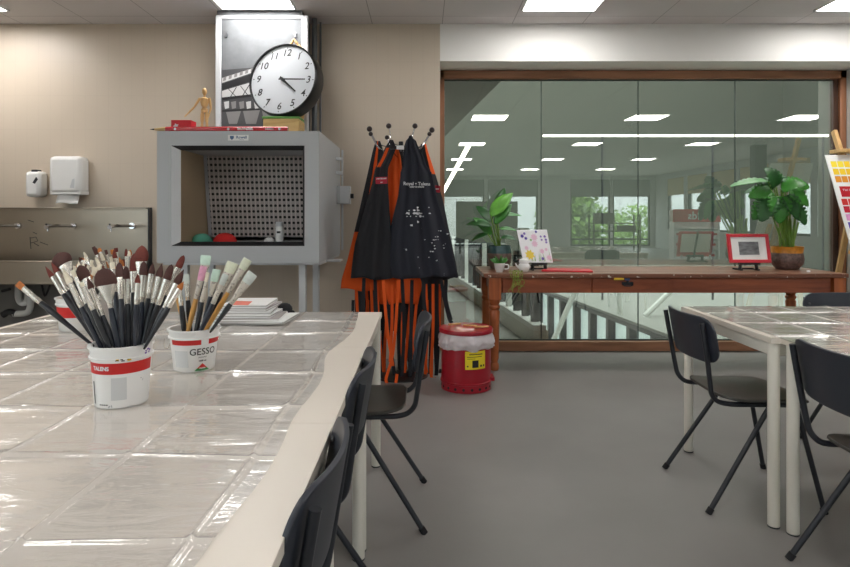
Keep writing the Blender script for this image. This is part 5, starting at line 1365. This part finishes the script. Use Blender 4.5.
# ---- floral painting on a mini easel
def mini_easel(x, y, w, label, hz):
    t = thing('mini_easel', label, 'easel', (x, y, tz))
    b = MB()
    for s in (-1, 1):
        b.bar((x+s*w*.42, y-.05, tz+.006), (x+s*w*.42, y+.09, tz+.006), .014, .012); b.bar((x+s*w*.42, y-.02, tz+.006), (x+s*w*.38, y-.012, tz+.056), .022, .018)
    b.bar((x-w*.5, y-.028, tz+.056), (x+w*.5, y-.028, tz+.056), .034, .018); b.bar((x-w*.44, y+.04, tz+.01), (x+w*.44, y+.04, tz+.01), .012, .012)
    b.build('stand', M['black'], t)
    b = MB(); b.bar((x-.02, y-.01, tz+.04), (x-.02, y+.08, tz+hz), .018, .012, up=(1, 0, 0)); b.build('mast', M['black'], t)
    return t
ex, ey = WX(539, 5.0), 5.02
mini_easel(ex, ey, .13, 'black mini easel holding the floral painting', .33)
pc_ = [W(523.5, 262, 5.0), W(553, 261, 5.0), W(547, 230, 5.07), W(517, 230.5, 5.07)]
pc_[0].z = pc_[1].z = tz+.0655
fp = thing('floral_painting', 'small floral painting with a yellow flower, on the black mini easel', 'painting', tuple((pc_[0]+pc_[1])/2))
b = MB(); b.prism(pc_, Vector((0, .012, .003))); b.build('canvas', mat('white_canvas', (240, 240, 242), .8), fp)
def bl(u, v): return pc_[0]*(1-u)*(1-v)+pc_[1]*u*(1-v)+pc_[2]*u*v+pc_[3]*(1-u)*v
def blob(b, u, v, r, mi, n=9, ir=.6, k=0):
    b.poly([bl(u+r*(1 if q % 2 else ir)*math.cos(2*PI*q/(2*n)), v+r*(1 if q % 2 else ir)*math.sin(2*PI*q/(2*n)))+Vector((0, -.0016-.0004*k, 0)) for q in range(2*n)], mi)
b = MB(); rnd = random.Random(8)
fm = [mat('fl_yellow', (240, 212, 84), .7), mat('fl_purple', (128, 104, 182), .7), mat('fl_pink', (232, 196, 216), .7), mat('fl_green', (150, 186, 130), .7), mat('fl_violet', (88, 74, 160), .7)]
for k in range(14):
    u = rnd.uniform(.25, .95); b.poly([bl(u, .04)+Vector((0, -.0012, 0)), bl(u+.02, .04)+Vector((0, -.0012, 0)), bl(u+rnd.uniform(-.04, .06), rnd.uniform(.25, .5))+Vector((0, -.0012, 0))], 3)
blob(b, .27, .24, .17, 0, 8, .65); blob(b, .27, .24, .06, 0, 6, .8, 2)
for u, v, r, mi in ((.13, .82, .07, 4), (.24, .75, .06, 4), (.22, .9, .05, 1), (.52, .78, .13, 2), (.5, .58, .12, 2), (.7, .35, .09, 2), (.9, .15, .1, 2), (.68, .12, .06, 1), (.88, .80, .05, 1), (.9, .7, .05, 1), (.9, .62, .045, 1), (.75, .8, .04, 1), (.76, .7, .04, 1), (.62, .95, .05, 4), (.2, .45, .08, 2), (.4, .7, .05, 3), (.85, .4, .06, 2)): blob(b, u, v, r, mi)
b.build('painted_flowers', fm, fp, smooth=False)
# red folder
xa, xb = WX(541, 4.9), WX(592, 4.9)
b = MB(); b.prism([(xa, 4.88, tz+.001), (xb-.02, 4.80, tz+.001), (xb+.01, 5.0, tz+.001), (xa+.08, 5.10, tz+.001)], (0, 0, .012)); o = b.build('red_folder', M['red_frame'], origin=((xa+xb)/2, 4.95, tz), bevel=.002); tag(o, 'flat red folder lying on the wooden table right of the floral painting', 'folder')
# red framed picture
fx0, fx1 = WX(728.5, 5.0), WX(770, 5.0); ey2 = 5.0
mini_easel((fx0+fx1)/2-.0, 5.03, .17, 'black mini easel holding the red framed picture', .30)
rf = thing('framed_picture', 'grey print in a red frame on the wooden table beside the monstera', 'picture', ((fx0+fx1)/2, 5.0, tz+.055))
za, zb_ = tz+.0655, WZ(234, 5.0); tilt = .05
def fpnt(x, z, d=0): return Vector((x, 4.985+tilt*(z-za)/.23-d, z))
def fprect(b, x0, x1, z0, z1, d, th, mi=0): b.prism([fpnt(x0, z0, d), fpnt(x1, z0, d), fpnt(x1, z1, d), fpnt(x0, z1, d)], (0, th, 0), mi)
fw = .026; b = MB(); fprect(b, fx0, fx1, za, za+fw, .012, .02); fprect(b, fx0, fx1, zb_-fw, zb_, .012, .02); fprect(b, fx0, fx0+fw, za+fw, zb_-fw, .012, .02); fprect(b, fx1-fw, fx1, za+fw, zb_-fw, .012, .02); b.build('frame', M['red_frame'], rf, bevel=.002)
b = MB(); fprect(b, fx0+fw, fx1-fw, za+fw, zb_-fw, .004, .008); b.build('mat_board', M['paper'], rf)
b = MB(); fprect(b, fx0+.09, fx1-.09, za+.065, zb_-.065, .006, .001); pr = b.build('print', M['print_grey'], rf)
b = MB(); c = Vector((WX(808.5, 4.85), 4.85, tz)); b.lathe([(.012, tz), (.014, tz+.002), (.013, tz+.014), (.004, tz+.016)], (c.x, c.y, 0), 14); o = b.build('white_lid', M['china'], origin=tuple(c)); tag(o, 'tiny white cap lying on the right of the wooden table', 'cap')

# ================================================================== EASEL WITH COLOUR CHART
ea = thing('studio_easel', 'pale wooden studio easel cut off by the right picture edge', 'easel', (3.62, 4.9, 0))
EX = 3.60
mtop = Vector((EX, 5.255, WZ(131, 5.255)))
b = MB(); b.bar((EX, 4.765, .82), mtop, .045, .032, up=(1, 0, 0)); b.build('mast', M['pale_wood'], ea, bevel=.003)
cz = WZ(150.5, 5.06)
b = MB(); b.box((EX-.085, 5.05, cz-.014), (EX+.12, 5.19, cz+.016)); b.cyl((EX+.06, 5.09, cz+.015), (EX+.06, 5.09, cz+.06), .02); b.build('clamp', M['pale_wood'], ea, bevel=.003)
b = MB(); b.box((3.40, 4.69, .925), (3.84, 4.80, .955)); b.build('ledge', M['pale_wood'], ea, bevel=.003)
lg = [((3.55, 4.86, 1.15), (3.40, 4.60, 0)), ((3.64, 4.86, 1.15), (3.82, 4.60, 0)), ((EX, 5.02, 1.4), (EX, 5.40, 0))]
for p, q in lg:
    b = MB(); b.bar(q, p, .045, .025, up=(0, 1, 0)); b.build('leg', M['pale_wood'], ea, bevel=.003)
TL, BL = W(825, 155, 5.10), W(851, 247, 4.79); wv = Vector((.42, 0, 0)); BL.x = TL.x = (BL.x+TL.x)/2
chd = thing('colour_chart', 'white chart of paint colour squares standing on the right-hand easel', 'chart', tuple(BL))
b = MB(); b.prism([BL, BL+wv, TL+wv, TL], (0, .008, .002)); b.build('board', M['paper'], chd)
def ch(u, v, d=.001): return BL+(TL-BL)*v+wv*u+Vector((0, -d, 0))
rows = [(.86, [(250, 226, 60), (252, 214, 40), (248, 210, 50), (244, 190, 40)]), (.775, [(246, 210, 40), (240, 196, 30), (236, 186, 30), (240, 170, 40)]), (.69, [(228, 150, 40), (226, 132, 40), (224, 120, 40), (222, 100, 40)]),
        (.44, [(214, 52, 44), (206, 40, 40), (196, 34, 44), (180, 30, 44)]), (.36, [(190, 24, 50), (170, 22, 50), (160, 30, 60), (140, 30, 60)]), (.275, [(226, 156, 208), (214, 130, 196), (196, 100, 180), (180, 80, 170)]), (.19, [(104, 80, 180), (86, 66, 170), (70, 60, 160), (60, 60, 150)]), (.11, [(44, 52, 110), (40, 50, 120), (30, 60, 130), (30, 80, 140)]), (.03, [(30, 38, 64), (30, 40, 70), (30, 60, 80), (20, 70, 70)])]
b = MB(); ms = []
for v, cs in rows:
    for k in range(7):
        c = cs[min(3, k//2)]; ms.append(mat('swatch_%d' % len(ms), c, .5)); u = .07+.13*k
        b.poly([ch(u, v), ch(u+.115, v), ch(u+.115, v+.068), ch(u, v+.068)], len(ms)-1)
b.build('swatch', ms, chd, smooth=False)
b = MB(); b.poly([ch(.10, .53, .0012), ch(.6, .53, .0012), ch(.6, .645, .0012), ch(.10, .645, .0012)]); rl_ = b.build('red_label', M['red_card'], chd, smooth=False)
b = MB(); b.text('TALENS', .03, lambda u, v: ch(.27, .60, .0025)+Vector((u, 0, v)), bold=.0008); b.build('lettering', M['white_ink'], rl_)

# ================================================================== WORLD, CAMERA, VIEW
w = bpy.data.worlds.new('sky'); scene.world = w; w.use_nodes = True
nt = w.node_tree; bg = nt.nodes['Background']
tcw = nt.nodes.new('ShaderNodeTexCoord'); spw = nt.nodes.new('ShaderNodeSeparateXYZ'); nt.links.new(tcw.outputs['Generated'], spw.inputs[0])
mrw = nt.nodes.new('ShaderNodeMapRange'); mrw.inputs[1].default_value = 0; mrw.inputs[2].default_value = 1; mrw.inputs[3].default_value = 1.25; mrw.inputs[4].default_value = 3.75
nt.links.new(spw.outputs['Z'], mrw.inputs[0]); nt.links.new(mrw.outputs[0], bg.inputs[1])   # overcast sky, three times brighter overhead
bg.inputs[0].default_value = (.86, .93, 1.0, 1)
cam = bpy.data.cameras.new('camera'); co = bpy.data.objects.new('camera', cam); COL.objects.link(co)
co.location = (0, 0, CH); co.rotation_euler = (R(90), 0, 0)
cam.sensor_width = 36; cam.lens = FP/850*36; cam.shift_x = (425-CX)/850; cam.shift_y = -(283.5-HY)/850; cam.clip_end = 300
scene.camera = co
for o in bpy.data.objects:
    if '_o' in o: del o['_o']
vs = scene.view_settings; vs.view_transform = 'Standard'; vs.look = 'None'; vs.gamma = 1; vs.use_curve_mapping = False; vs.exposure = 1.2
cy = scene.cycles
cy.use_denoising = True; cy.max_bounces = 10; cy.diffuse_bounces = 5; cy.glossy_bounces = 5; cy.transparent_max_bounces = 16; cy.sample_clamp_indirect = 6.0; cy.caustics_reflective = False; cy.caustics_refractive = False
